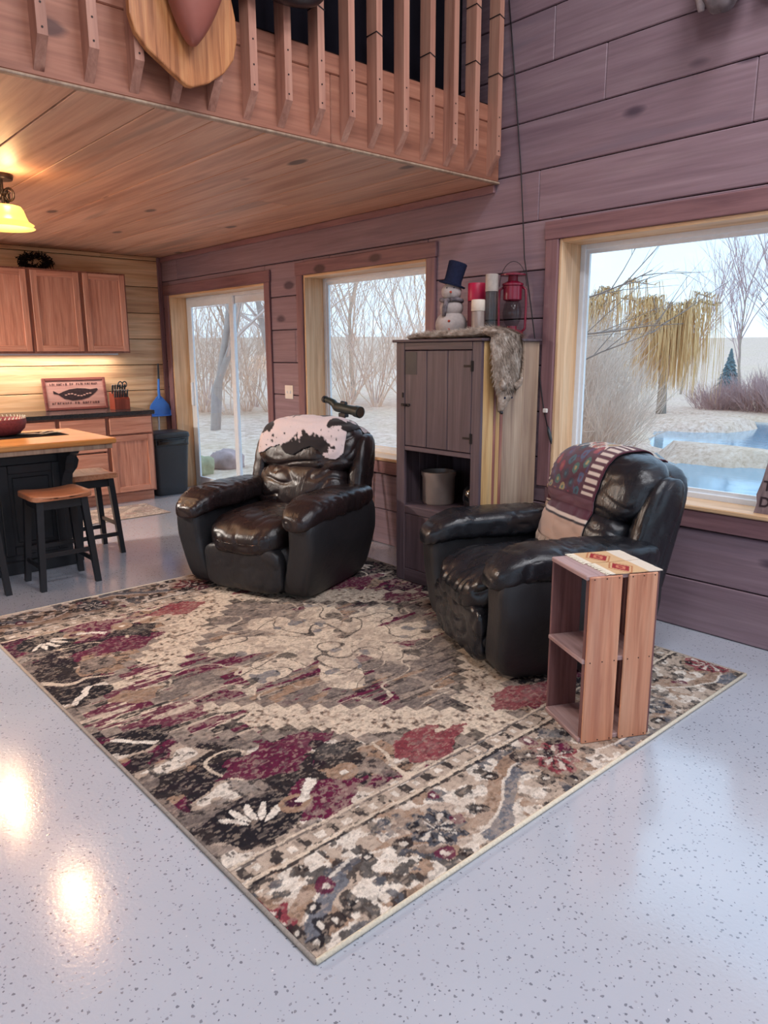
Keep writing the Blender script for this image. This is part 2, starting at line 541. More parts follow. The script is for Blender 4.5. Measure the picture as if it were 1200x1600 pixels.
# epoxy flake floor
t = NT('epoxy_flake_floor')
v = t.coords((1, 1, 1), rnd=False)
base = t.ramp(t.noise(v, 1.1, 3), [(.3, S(168, 173, 184)), (.7, S(180, 184, 194))])
vo = t.n('TexVoronoi'); vo.inputs['Scale'].default_value = 84
wv = t.n('VectorMath', operation='ADD')
nz = t.n('TexNoise'); nz.inputs['Scale'].default_value = 90
t.l(v, nz.inputs['Vector'])
sc_ = t.n('VectorMath', operation='SCALE'); sc_.inputs['Scale'].default_value = .012
t.l(nz.outputs['Color'], sc_.inputs[0]); t.l(v, wv.inputs[0]); t.l(sc_.outputs[0], wv.inputs[1])
t.l(wv.outputs[0], vo.inputs['Vector'])
sp = t.n('SeparateColor'); t.l(vo.outputs['Color'], sp.inputs[0])
sel = t.math('LESS_THAN', sp.outputs[0], .85)
siz = t.math('ADD', .08, t.math('MULTIPLY', t.math('POWER', sp.outputs[1], 2.0), .29))
inn = t.math('LESS_THAN', vo.outputs['Distance'], siz)
mask = t.math('MULTIPLY', sel, inn)
fc = t.ramp(sp.outputs[2], [(.0, S(84, 86, 98)), (.45, S(118, 121, 132)), (.75, S(150, 153, 162)), (1.0, S(226, 226, 230))])
t.col(t.mix(mask, base, fc))
t.bump(t.noise(v, 85, 2, .5), .09, .006)
t.b.inputs['Coat Roughness'].default_value = .12
M['floor'] = t.set(.16, .75, 0, .7)

# outdoor
def ground_mat():
    t = NT('dry_meadow')
    v = t.coords((1, 1, 1), rnd=False)
    a = t.noise(v, .25, 4)
    b = t.noise(v, 7, 4, .7)
    c = t.ramp(b, [(.28, S(184, 150, 128)), (.5, S(232, 200, 180)), (.7, S(250, 226, 210))])
    t.col(t.mix(t.ramp(a, [(.35, (0, 0, 0, 1)), (.65, (.4, .4, .4, 1))]), c, S(224, 198, 164)))
    t.bump(b, .6, .05)
    return t.set(.95, .1)
M['ground'] = ground_mat()
t = NT('pond_water')
v = t.coords((1, .35, 1), rnd=False)
t.col(S(128, 176, 198))
t.bump(t.noise(v, 5, 3), .25, .02)
M['water'] = t.set(.08, .9)
def bark(name, a, b):
    return plain(name, a, .95, .1, var=.10, sc=6, bump=.2)
M['bark_grey'] = bark('grey_bark', S(184, 166, 156), None)
M['bark_tan'] = bark('tan_bark', S(184, 166, 150), None)
M['twig_pale'] = bark('pale_twigs', S(240, 212, 192), None)
M['twig_grey'] = bark('grey_twigs', S(224, 198, 186), None)
M['twig_mauve'] = bark('mauve_twigs', S(206, 176, 174), None)
M['willow'] = bark('willow_strands', S(250, 206, 150), None)
M['spruce'] = bark('blue_spruce_needles', S(112, 134, 140), None)
M['rock'] = plain('mossy_rock', S(176, 172, 140), .9, .2, var=.25, sc=5, bump=.4)
M['rock_pink'] = plain('pink_rock', S(186, 160, 156), .9, .2, var=.25, sc=5, bump=.4)

# ------------------------------------------------------------------ the room
XW, YB, XL, YF = 3.697, 7.69, -4.6, -4.1
ZC = 5.0
def struct(o, kind='structure'):
    o['kind'] = kind
    return o

floor = struct(box_obj('floor', M['floor'], (XL - .2, XW + .22, YF - .2, YB + .22, -.12, 0)))

def wall_core(name, mat, axis, p0, p1, a0, a1, z0, z1, holes):
    """solid wall between planes p0,p1 of an axis, with rectangular openings (a0,a1,z0,z1)"""
    mb = MB()
    cuts = sorted(set([a0, a1] + [h[0] for h in holes] + [h[1] for h in holes]))
    for i in range(len(cuts) - 1):
        s, e = cuts[i], cuts[i + 1]
        m = (s + e) / 2
        zs = [(z0, z1)]
        for h in holes:
            if h[0] < m < h[1]:
                nz = []
                for (q0, q1) in zs:
                    if q0 < h[2]: nz.append((q0, min(q1, h[2])))
                    if q1 > h[3]: nz.append((max(q0, h[3]), q1))
                zs = nz
        for (q0, q1) in zs:
            if axis == 'x': mb.box(p0, p1, s, e, q0, q1)
            else: mb.box(s, e, p0, p1, q0, q1)
    return struct(mb.build(name, mat, fix=False))

def planks(parent, mat, axis, face, depth, a0, a1, rows, holes, seed, joint=(2.6, 4.8), gap=.003):
    """horizontal boards of a wall, each one an object, cut round the openings"""
    rnd = random.Random(seed)
    for (z0, z1) in rows:
        br = [a0, a1]
        p = a0 + rnd.uniform(.4, joint[1])
        js = []
        while p < a1 - .3:
            js.append(p); p += rnd.uniform(*joint)
        edges = sorted(set(br + js + [h[0] for h in holes if h[2] < z1 and h[3] > z0] + [h[1] for h in holes if h[2] < z1 and h[3] > z0]))
        for i in range(len(edges) - 1):
            s, e = edges[i], edges[i + 1]
            if not (a0 - 1e-6 <= s and e <= a1 + 1e-6) or e - s < .012: continue
            m = (s + e) / 2
            segs = [(z0, z1)]
            for h in holes:
                if h[0] < m < h[1]:
                    ns = []
                    for (q0, q1) in segs:
                        if q0 < h[2]: ns.append((q0, min(q1, h[2])))
                        if q1 > h[3]: ns.append((max(q0, h[3]), q1))
                    segs = [q for q in ns if q[1] - q[0] > .012]
            for (q0, q1) in segs:
                d = depth + rnd.uniform(-.0015, .0015)
                g0 = .0006
                if axis == 'x':
                    b = (face, face + d, s + g0, e - g0, q0 + gap, q1 - gap)
                else:
                    b = (s + g0, e - g0, face, face + d, q0 + gap, q1 - gap)
                box_obj('board', mat, b, .0045, parent)

DOOR = (5.69, 7.54, 0.0, 2.055)
W2 = (3.69, 5.12, .66, 2.075)
W3 = (.05, 2.63, .657, 2.083)
HR = [DOOR, W2, W3]
wall_right = wall_core('wall_right', M['gap'], 'x', XW + .02, XW + .22, YF - .2, YB + .22, 0, ZC, HR)
rows = []
z = 2.475
while z > 0: z -= .275
z += .275
rows = [(0.004, z)] if z > .03 else []
while z < ZC - .3:
    rows.append((z, z + .275)); z += .275
planks(wall_right, M['wall'], 'x', XW, .022, YF, YB, rows, HR, 3)

wall_back = wall_core('wall_back', M['gap'], 'y', YB + .02, YB + .22, XL - .2, XW + .22, 0, ZC, [])
rows = [(2.141 - .267 * (i + 1), 2.141 - .267 * i) for i in range(8)] + [(2.141, 2.408), (2.408, 2.45)]
rows = [(max(a, .004), b) for a, b in rows if b > .02]
planks(wall_back, M['backpine'], 'y', YB, .022, XL, XW - .003, rows, [], 5)

HF = [(-3.7, -1.35, .35, 3.5), (-1.1, 1.25, .35, 3.5), (1.5, 3.3, .35, 3.5)]
HL = [(-2.2, .3, .5, 3.3), (.7, 3.0, .5, 3.3)]
wall_front = wall_core('wall_front', M['wall'], 'y', YF - .2, YF, XL - .2, XW + .22, 0, ZC, HF)
wall_left = wall_core('wall_left', M['backpine'], 'x', XL - .2, XL, YF - .2, YB + .22, 0, ZC, HL)
ceiling_upper = struct(box_obj('ceiling_upper', M['ceilpine'], (XL - .2, XW + .22, YF - .2, YB + .22, ZC, ZC + .15)))

# loft floor seen from below = kitchen ceiling
YL, ZL = 3.109, 2.447
ceiling = struct(box_obj('ceiling', M['gap'], (XL, XW, YL, YB, ZL + .02, ZL + .15)))
rnd = random.Random(11)
edges = [XW, 3.42, 3.13, 2.86, 2.58, 2.3, 2.06, 1.79, 1.52, 1.2]
while edges[-1] > XL + .3: edges.append(edges[-1] - rnd.uniform(.26, .32))
edges.append(XL)
for i in range(len(edges) - 1):
    x1, x0 = edges[i], edges[i + 1]
    ys = [YL + .002, YB]
    if rnd.random() < .55: ys.insert(1, rnd.uniform(4.4, 6.6))
    for k in range(len(ys) - 1):
        box_obj('board', M['ceilpine'], (x0 + .0045, x1 - .0045, ys[k] + .001, ys[k + 1] - .001, ZL + rnd.uniform(0, .002), ZL + .022), .002, ceiling)

# loft edge
trim_1 = struct(box_obj('trim_1', M['gap'], (XL, XW - .002, YL + .002, YL + .06, ZL + .15, 2.875)))
for (z0, z1) in ((2.456, 2.768), (2.770, 2.862)):
    xs = [XL, -2.2, .4, 2.42 if z0 < 2.5 else 1.98, XW - .004]
    for k in range(4):
        box_obj('board', M['fascia'], (xs[k] + .001, xs[k + 1] - .001, YL - .02, YL, z0, z1), .005, trim_1)
struct(box_obj('trim_2', M['side_grey'], (XL, XW - .004, YL - .03, YL + .0, ZL - .004, ZL + .008), .003))
# corner strip between back and right walls, head strip along the ceiling
struct(box_obj('trim_3', M['wall_z'], (XW - .05, XW - .002, YB - .02, YB - .001, .0, ZL - .002), .004))
struct(box_obj('trim_4', M['casing'], (XW - .022, XW - .001, YL + .002, YB - .022, ZL - .05, ZL - .002), .004))

# ------------------------------------------------------------------ windows and sliding door
def window_right(name, hole, sill=True, slide=False, casing=True):
    y0, y1, z0, z1 = hole
    xo = XW + .185                      # plane of the vinyl frame
    root = struct(MB()
        .box(xo, xo + .05, y0, y0 + .05, z0, z1, .004).box(xo, xo + .05, y1 - .05, y1, z0, z1, .004)
        .box(xo, xo + .05, y0 + .05, y1 - .05, z0, z0 + .05, .004).box(xo, xo + .05, y0 + .05, y1 - .05, z1 - .05, z1, .004)
        .build(name, M['vinyl'], fix=False))
    # timber jambs lining the opening
    box_obj('jamb', M['jamb'], (XW - .004, xo, y0, y0 + .02, z0, z1), .003, root)
    box_obj('jamb', M['jamb'], (XW - .004, xo, y1 - .02, y1, z0, z1), .003, root)
    box_obj('head_jamb', M['jamb_y'], (XW - .004, xo, y0 + .02, y1 - .02, z1 - .02, z1), .003, root)
    if sill:
        box_obj('sill', M['jamb_y'], (XW - .03, xo, y0 - (.0 if casing else .0) + .001, y1 - .001, z0 - .004, z0 + .02), .005, root)
    if casing:
        w = .085
        ztop = z1 + .1
        box_obj('casing', M['wall_z'], (XW - .02, XW, y1, y1 + w, (z0 - .004) if not slide else 0, z1), .004, root)
        box_obj('casing', M['wall_z'], (XW - .02, XW, y0 - w, y0, (z0 - .004) if not slide else 0, z1), .004, root)
        box_obj('head_casing', M['casing'], (XW - .022, XW, y0 - w - .01, y1 + w + .01, z1, ztop), .004, root)
        if not slide:
            box_obj('apron', M['casing'], (XW - .02, XW, y0 - .02, y1 + .02, z0 - .1, z0 - .006), .004, root)
    a, b, c, d = y0 + .05, y1 - .05, z0 + .05, z1 - .05
    if not slide:
        # slim glazing bead then the pane
        MB().box(xo + .012, xo + .03, a, a + .02, c, d).box(xo + .012, xo + .03, b - .02, b, c, d) \
            .box(xo + .012, xo + .03, a + .02, b - .02, c, c + .02).box(xo + .012, xo + .03, a + .02, b - .02, d - .02, d).build('glazing_bead', M['vinyl'], root, fix=False)
        box_obj('pane', M['glass'], (xo + .018, xo + .022, a + .02, b - .02, c + .02, d - .02), 0, root)
    else:
        mid = (y0 + y1) / 2
        for k, (p0, p1, xx) in enumerate(((a, mid + .05, xo + .026), (mid - .05, b, xo - .004))):
            s = .07
            sash = MB().box(xx, xx + .024, p0, p0 + s, c, d, .003).box(xx, xx + .024, p1 - s, p1, c, d, .003) \
                .box(xx, xx + .024, p0 + s, p1 - s, c, c + s, .003).box(xx, xx + .024, p0 + s, p1 - s, d - s, d, .003).build('sash', M['vinyl'], root, fix=False)
            box_obj('pane', M['glass'], (xx + .01, xx + .014, p0 + s, p1 - s, c + s, d - s), 0, sash)
            if k == 1:
                box_obj('handle', M['vinyl'], (xx - .03, xx, p1 - .045, p1 - .02, .9, 1.15), .006, sash)
    return root
window_right('door_1', DOOR, sill=False, slide=True)
window_right('window_1', W2)
window_right('window_2', W3)
# the windows behind and beside the camera
for i, (h, ax) in enumerate([(h, 'y') for h in HF] + [(h, 'x') for h in HL]):
    a0, a1, z0, z1 = h
    def bx(mb, s, e, q0, q1, d0=0, d1=.06):
        if ax == 'y': mb.box(s, e, YF - .14 + d0, YF - .14 + d1, q0, q1)
        else: mb.box(XL - .14 + d0, XL - .14 + d1, s, e, q0, q1)
    mb = MB()
    for q in ((a0, a0 + .06, z0, z1), (a1 - .06, a1, z0, z1), (a0 + .06, a1 - .06, z0, z0 + .06), (a0 + .06, a1 - .06, z1 - .06, z1), (a0 + .06, a1 - .06, 2.3, 2.36)):
        bx(mb, *q)
    root = struct(mb.build('window_%d' % (i + 3), M['vinyl'], fix=False))
    for (q0, q1) in ((z0 + .06, 2.3), (2.36, z1 - .06)):
        mb = MB(); bx(mb, a0 + .06, a1 - .06, q0, q1, .025, .03)
        mb.build('pane', M['glass'], root, fix=False)

cfix = plain('fill_housing_white', S(228, 228, 228), .4, .4, bump=0)
for k, (x, y) in enumerate(FILL_SPOTS):  # housings for the added, unseen fill lights
    c = thing('added_fill_light', 'round white fill light added on the high living room ceiling', 'lamp', (x, y, ZC), group='added round fill lights')
    MB().lathe([(.47, -.085), (.50, -.07), (.50, -.01), (.48, 0)], 32).build('housing', cfix, c, smooth='auto')

# ------------------------------------------------------------------ outdoors
def sstep(a, b, x):
    t = min(1, max(0, (x - a) / (b - a)))
    return t * t * (3 - 2 * t)
WATER = -1.0
def hgt(x, y):
    r = math.hypot(x - 3.7, y - 4)
    h = -.22
    # bank falling to the pond on the window_2 side
    lowside = sstep(-.18, .02, .60 * x - y + 1.2 - .3 * (x > 0) * 0) if x > 4 else 0
    h -= .62 * sstep(5.0, 9.0, x) * lowside
    # pond basin
    edge = .535 * x - y + .6 * noise.noise(Vector((x * .35, y * .35, 0)))
    inp = sstep(-.2, .9, edge) * sstep(8.6, 10.2, x + .5 * noise.noise(Vector((x * .3, y * .5, 4)))) * (1 - sstep(26.2, 28.0, x + .8 * noise.noise(Vector((x * .3, y * .3, 7)))))
    # two low spits
    p1 = max(0, 1 - ((x - 16.9) / 1.0) ** 2 - (max(0, 6.9 - y) / .9) ** 2) if y < 11 else 0
    p2 = max(0, 1 - ((x - 24.3) / 2.2) ** 2 - (max(0, 11.0 - y) / 1.6) ** 2)
    spit = max(p1, p2)
    basin = -1.7
    land = h
    h = land * (1 - inp) + basin * inp
    if inp > 0 and spit > 0:
        top = -1.0 + .34 * min(1, spit * 1.6)
        k = min(1, spit * 2.5)
        h = max(h, basin + (top - basin) * k) if inp > .3 else h
    # far rise
    h += (5.2 * sstep(45, 170, r) + .5 * noise.noise(Vector((x * .02, y * .02, 0))) * sstep(30, 80, r)) * (1 if x > -20 else .3)
    h += .05 * noise.noise(Vector((x * .6, y * .6, 2))) * sstep(1.0, 3.0, abs(x - 3.7))
    if -5.2 < x < 4.3 and -4.8 < y < 8.4: h = -.24
    return h
xs = sorted([3.9 - 60 * (i / 24) ** 2 for i in range(25)] + [3.9 + 210 * (i / 190) ** 2.1 for i in range(1, 191)])
ys = sorted([6 - 120 * (i / 90) ** 2 for i in range(91)] + [6 + 190 * (i / 110) ** 2 for i in range(1, 111)])
terrain = struct(MB().grid([[(x, y, hgt(x, y)) for y in ys] for x in xs]).build('ground', M['ground'], smooth=True, fix=False))
terrain['label'] = 'dry tan winter meadow sloping to the pond'
pond = tag(MB().grid([[(x, y, WATER + .003 * noise.noise(Vector((x, y, 0)))) for y in np.linspace(-30, 17, 30)] for x in np.linspace(8, 29.5, 24)]).build('pond_water', M['water'], smooth=True, fix=False),
    'calm blue pond water between the dry grass banks', 'pond')

def grow(mb, rnd, p, d, ln, r, depth, maxd, n_side, kids, spread, droop=0.0, wig=.18, twig=None, segs=4):
    tgt = mb if (depth < 1 or twig is None) else twig
    pts, rad = [p], [r]
    q, dd = Vector(p), Vector(d).normalized()
    for i in range(segs):
        dd = (dd + Vector((rnd.gauss(0, wig), rnd.gauss(0, wig), rnd.gauss(0, wig * .6) - droop))).normalized()
        q = q + dd * (ln / segs)
        pts.append(q.copy()); rad.append(r * (1 - .75 * (i + 1) / segs))
    tgt.tube(pts, rad, n_side if depth == 0 else 3, cap=False)
    if depth < maxd:
        k = kids[depth]
        for j in range(k):
            t = rnd.uniform(.25, 1.0) * segs
            i = min(int(t), segs - 1)
            b = pts[i].lerp(pts[i + 1], t - i) if isinstance(pts[i], Vector) else Vector(pts[i]).lerp(pts[i + 1], t - i)
            base = (pts[i + 1] - Vector(pts[i])).normalized()
            side = base.orthogonal().normalized()
            side.rotate(Matrix.Rotation(rnd.uniform(0, 2 * math.pi), 3, base))
            nd = (base * (1 - spread) + side * spread + Vector((0, 0, .15))).normalized()
            grow(mb, rnd, b, nd, ln * rnd.uniform(.42, .62), r * .42, depth + 1, maxd, n_side, kids, spread, droop, wig, twig, segs=3)

def make_tree(name, seed, height, r, kids, spread, label, matt, matw, group, stems=1, lean=0.0):
    rnd = random.Random(seed)
    t = thing(name, label, 'tree', group=group)
    tr, tw = MB(), MB()
    for s in range(stems):
        a = 2 * math.pi * s / stems + rnd.random()
        d = Vector((math.cos(a) * lean, math.sin(a) * lean, 1))
        grow(tr, rnd, Vector((math.cos(a) * .05 * (stems > 1), math.sin(a) * .05 * (stems > 1), -.1)), d, height * rnd.uniform(.8, 1.05), r, 0, 3, 6, kids, spread, twig=tw, wig=.09 if stems == 1 else .12, segs=6)
    tr.build('trunk', matt, t, smooth=True, fix=False)
    tw.build('branches', matw, t, smooth=True, fix=False)
    return t

woods = [
    make_tree('bare_tree', 21, 6.5, .085, (9, 5, 3), .5, 'slender bare grey tree standing in the woods edge beyond the lawn', M['bark_grey'], M['twig_grey'], 'bare woods trees', stems=2, lean=.16),
    make_tree('bare_tree', 22, 7.5, .09, (10, 6, 3), .42, 'thin twiggy bare tan tree standing in the woods edge beyond the lawn', M['bark_tan'], M['twig_pale'], 'bare woods trees'),
    make_tree('bare_tree', 23, 6.0, .028, (6, 3, 2), .38, 'tall multi-stemmed bare thicket clump at the woods edge', M['twig_grey'], M['twig_pale'], 'bare thicket clumps', stems=8, lean=.34),
    make_tree('bare_tree', 24, 2.6, .02, (6, 4, 2), .42, 'low multi-stemmed bare thicket clump at the woods edge', M['twig_pale'], M['twig_pale'], 'bare thicket clumps', stems=12, lean=.45),
]
spots = [(0, 8.2, 14.9, 1.15, .4), (0, 10.4, 15.6, 1.25, 1.9)]
def polar(kind, ang, dist, s, a): spots.append((kind, dist * math.cos(R(ang)), dist * math.sin(R(ang)), s, a))
rnd = random.Random(5)
for k, ang in enumerate((44, 46.4, 48.8, 51.2, 53.6)):        # woods behind the middle window
    polar(3, ang + rnd.uniform(-.4, .4), 24 + rnd.uniform(-.8, .8), rnd.uniform(.8, 1.1), k)
    polar(2, ang + rnd.uniform(-.8, .8), 26.5 + rnd.uniform(-1, 1.5), rnd.uniform(.85, 1.15), k * 2)
for k, (ang, d) in enumerate(((46, 31), (50.5, 29.5), (53.5, 30))): polar(1, ang, d, rnd.uniform(1.0, 1.2), k)
for k, ang in enumerate((56.5, 58.3, 60.2, 62, 64, 66)):                    # woods behind the sliding door
    polar(3, ang + rnd.uniform(-.4, .4), 22 + rnd.uniform(-.8, .8), rnd.uniform(.9, 1.2), k)
    polar(2 if k % 2 else 1, ang + rnd.uniform(-.8, .8), 25 + rnd.uniform(-1, 1.5), rnd.uniform(.7, 1.0), k * 2)
used = set()
for (kind, x, y, s, a) in spots:
    o = woods[kind] if kind not in used else copy_tree(woods[kind])
    used.add(kind)
    o.location = (x, y, hgt(x, y) - .05)
    o.rotation_euler = (0, 0, a)
    o.scale = (s, s, s)
    if kind == 0:
        o['label'] = 'stout bare grey tree on the lawn straight beyond the mossy boulder' if x < 9 else 'stout bare grey tree on the lawn beyond the sliding door mullion'

# shrubs by the pond
def make_shrub(name, seed, n, h, spread, label, cat, mat, group, r=.008, twn=3, base=.3):
    rnd = random.Random(seed)
    mb = MB()
    for k in range(n):
        a = rnd.uniform(0, 6.283); l = spread * math.sqrt(rnd.random())
        d = Vector((math.cos(a) * l, math.sin(a) * l, 1)).normalized()
        p = Vector((math.cos(a) * base * rnd.random(), math.sin(a) * base * rnd.random(), -.05))
        ln = h * rnd.uniform(.55, 1.05)
        pts = [p]
        for i in range(4):
            d = (d + Vector((rnd.gauss(0, .12), rnd.gauss(0, .12), rnd.gauss(0, .05)))).normalized()
            pts.append(pts[-1] + d * ln / 4)
        mb.tube(pts, [r, r * .9, r * .75, r * .55, r * .3], 3, cap=False)
        for j in range(twn):
            i = rnd.randint(1, 3)
            q = pts[i]; dd = (pts[i + 1] - pts[i]).normalized()
            dd = (dd + Vector((rnd.gauss(0, .5), rnd.gauss(0, .5), rnd.gauss(.1, .3)))).normalized()
            mb.tube([q, q + dd * ln * .16, q + (dd + Vector((0, 0, .3))) * ln * .3], [r * .55, r * .4, r * .2], 3, cap=False)
    return tag(mb.build(name, mat, smooth=True, fix=False), label, cat, group)
sh = make_shrub('pale_shrub', 31, 230, 2.5, .85, 'pale grey leafless shrub growing on the near pond bank', 'shrub', M['twig_pale'], 'pale shrubs on the bank', r=.010, twn=5)
for i, (x, y, s) in enumerate([(12.3, 7.9, .95), (13.2, 9.4, 1.1), (14.8, 9.6, 1.0), (15.8, 11.2, 1.15), (18.0, 12.4, 1.2)]):
    o = sh if i == 0 else copy_tree(sh)
    o.location = (x, y, hgt(x, y)); o.rotation_euler.z = i * 1.3; o.scale = (s, s, s)
shm = make_shrub('mauve_shrub', 32, 300, 1.5, 1.0, 'mauve grey brush on the far pond bank', 'shrub', M['twig_mauve'], 'mauve brush beyond the pond', r=.012, twn=5, base=1.1)
for i, (x, y, s) in enumerate([(31, 12.2, 1.05), (30.5, 10.6, 1.1), (30.5, 8.8, 1.15), (32, 7.0, 1.2), (33.5, 9.6, 1.3), (33, 11.3, 1.2), (30.5, 13.6, .8)]):
    o = shm if i == 0 else copy_tree(shm)
    o.location = (x, y, hgt(x, y)); o.rotation_euler.z = i * 2.1; o.scale = (s, s, s)

def willow(seed, loc, h, rad, label, n=520):
    rnd = random.Random(seed)
    t = thing('willow_tree', label, 'tree', loc)
    tr, st = MB(), MB()
    tr.tube([(0, 0, -.05), (.08, .05, h * .25), (.0, .1, h * .45)], [.2, .16, .12], 7)
    limbs = []
    for k in range(16):
        a = 2 * math.pi * k / 16 + rnd.uniform(-.2, .2); rr = rad * rnd.uniform(.35, .95)
        top = h * rnd.uniform(.78, 1.0)
        pts = [Vector((0, .1, h * rnd.uniform(.3, .45))), Vector((math.cos(a) * rr * .3, math.sin(a) * rr * .3, h * .72)), Vector((math.cos(a) * rr * .65, math.sin(a) * rr * .65, top)), Vector((math.cos(a) * rr, math.sin(a) * rr, top * .96))]
        tr.tube(pts, [.07, .05, .03, .012], 4, cap=False)
        limbs.append(pts)
    for k in range(n):
        pts = rnd.choice(limbs); u = rnd.uniform(.8, 3.0); i = min(int(u), 2)
        p = pts[i].lerp(pts[i + 1], u - i)
        a = rnd.uniform(0, 6.283); o = rnd.uniform(.1, .5)
        ln = p.z * rnd.uniform(.4, 1.0) * (.65 + .35 * math.hypot(p.x, p.y) / rad)
        d = Vector((math.cos(a), math.sin(a), 0)) * o
        st.tube([p, p + d * .6 + Vector((0, 0, .12)), p + d - Vector((0, 0, ln * .3)), p + d * 1.15 - Vector((0, 0, ln * .65)), p + d * 1.1 - Vector((0, 0, ln))], [.014, .013, .012, .010, .005], 3, cap=False)
    tr.build('trunk', M['bark_tan'], t, smooth=True, fix=False)
    st.build('strands', M['willow'], t, smooth=True, fix=False)
    return t
willow(41, (26.6, 14.0, -.9), 4.6, 2.0, 'golden weeping willow with long hanging strands beyond the pond', 900)
willow(42, (24.0, 16.4, -.6), 4.9, 3.2, 'wide golden bare tree spreading behind the pale shrubs', 900)
far = make_tree('tall_bare_tree', 51, 6.4, .07, (16, 6, 3), .32, 'tall thin bare tree rising beyond the far pond bank', M['bark_tan'], M['twig_mauve'], 'tall thin trees beyond the pond')
for i, (x, y, s) in enumerate([(31.5, 13.1, .95), (33.5, 11.4, .9), (34.2, 10.9, .85), (40, 20, 1.0)]):
    o = far if i == 0 else copy_tree(far)
    o.location = (x, y, hgt(x, y) - .1); o.rotation_euler.z = i * 1.7; o.scale = (s, s, s)
# spruce
sp = thing('spruce_tree', 'small dark blue spruce behind the mauve brush', 'tree', (40.5, 17.6, hgt(40.5, 17.6)))
MB().tube([(0, 0, -.1), (0, 0, 3.4)], [.09, .015], 6).build('trunk', M['bark_tan'], sp, fix=False)
mb = MB(); rnd = random.Random(9)
for k in range(420):
    zz = .3 + 3.1 * (k / 420) ** .9
    rr = (3.5 - zz) * .36 * rnd.uniform(.7, 1.1); a = k * 2.4
    d = Vector((math.cos(a), math.sin(a), 0))
    s = Vector((-d.y, d.x, 0)) * (.10 + .05 * (3.4 - zz))
    tip = d * rr + Vector((0, 0, zz - rr * .25))
    mid = d * rr * .55
    mb.add([Vector((0, 0, zz)), mid + s + Vector((0, 0, zz - .08)), tip, mid - s + Vector((0, 0, zz - .08)), mid + Vector((0, 0, zz + .05))], [(0, 1, 4), (1, 2, 4), (2, 3, 4), (3, 0, 4), (0, 3, 2, 1)])
mb.build('boughs', M['spruce'], sp, fix=False)
sp.scale = (.72, .72, .72)

# limb of a near tree reaching into the big window's view
lt = thing('near_tree', 'near grey tree whose thin bare limbs reach across the big window', 'tree', (6.9, 5.35, hgt(6.9, 5.35)))
tr, tw = MB(), MB()
tr.tube([(0, 0, -.1), (.02, -.02, 1.2), (-.03, -.05, 2.4), (0, -.1, 3.6), (.1, -.05, 5)], [.13, .11, .09, .07, .04], 8)
rnd = random.Random(77)
for (z0, ln, el, az) in ((1.40, 1.5, .40, -70), (1.75, 1.7, .30, -68), (2.1, 1.5, .30, -74), (1.9, 1.4, .5, 60), (2.6, 1.6, .5, 150)):
    a = R(az)
    grow(tr, rnd, Vector((0, -.04, z0 + .2)), Vector((math.cos(a), math.sin(a), el)), ln, .016, 0, 2, 5, (5, 2), .35, wig=.1, twig=tw, segs=5)
tr.build('trunk', M['bark_grey'], lt, smooth=True, fix=False)
tw.build('branches', M['bark_grey'], lt, smooth=True, fix=False)

# rocks at the patio door
def rock(name, mat, loc, h, seed, label):
    def df(q, nr):
        return q + nr * .05 * fbm(q + Vector((seed, 0, 0)), 7, 3)
    o = tag(MB().pillow((0, 0, h[2] * .8), h, 2.6, 8, df).build(name, mat, smooth=True, fix=False), label, 'rock')
    o.location = loc
rock('boulder', M['rock'], (4.95, 9.5, -.26), (.20, .2, .17), 3, 'rounded mossy boulder on the grass outside the sliding door')
rock('boulder', M['rock_pink'], (5.55, 9.75, -.26), (.26, .22, .17), 9, 'flat pinkish boulder on the grass outside the sliding door')

# ------------------------------------------------------------------ rug
def vnoise(nu, nv, cu, cv, seed, octv=3):
    """smooth value noise on an nu x nv raster with cell counts cu, cv"""
    rs = np.random.RandomState(seed)
    out = np.zeros((nu, nv)); amp, tot = 1.0, 0
    for o in range(octv):
        a, b = max(2, int(cu * 2 ** o)), max(2, int(cv * 2 ** o))
        g = rs.rand(a + 2, b + 2)
        x = np.linspace(0, a, nu); y = np.linspace(0, b, nv)
        i = np.minimum(x.astype(int), a); j = np.minimum(y.astype(int), b)
        fx = x - i; fy = y - j
        fx = (fx * fx * (3 - 2 * fx))[:, None]; fy = (fy * fy * (3 - 2 * fy))[None, :]
        v = (g[np.ix_(i, j)] * (1 - fx) + g[np.ix_(i + 1, j)] * fx) * (1 - fy) + (g[np.ix_(i, j + 1)] * (1 - fx) + g[np.ix_(i + 1, j + 1)] * fx) * fy
        out += amp * v; tot += amp; amp *= .55
    return out / tot

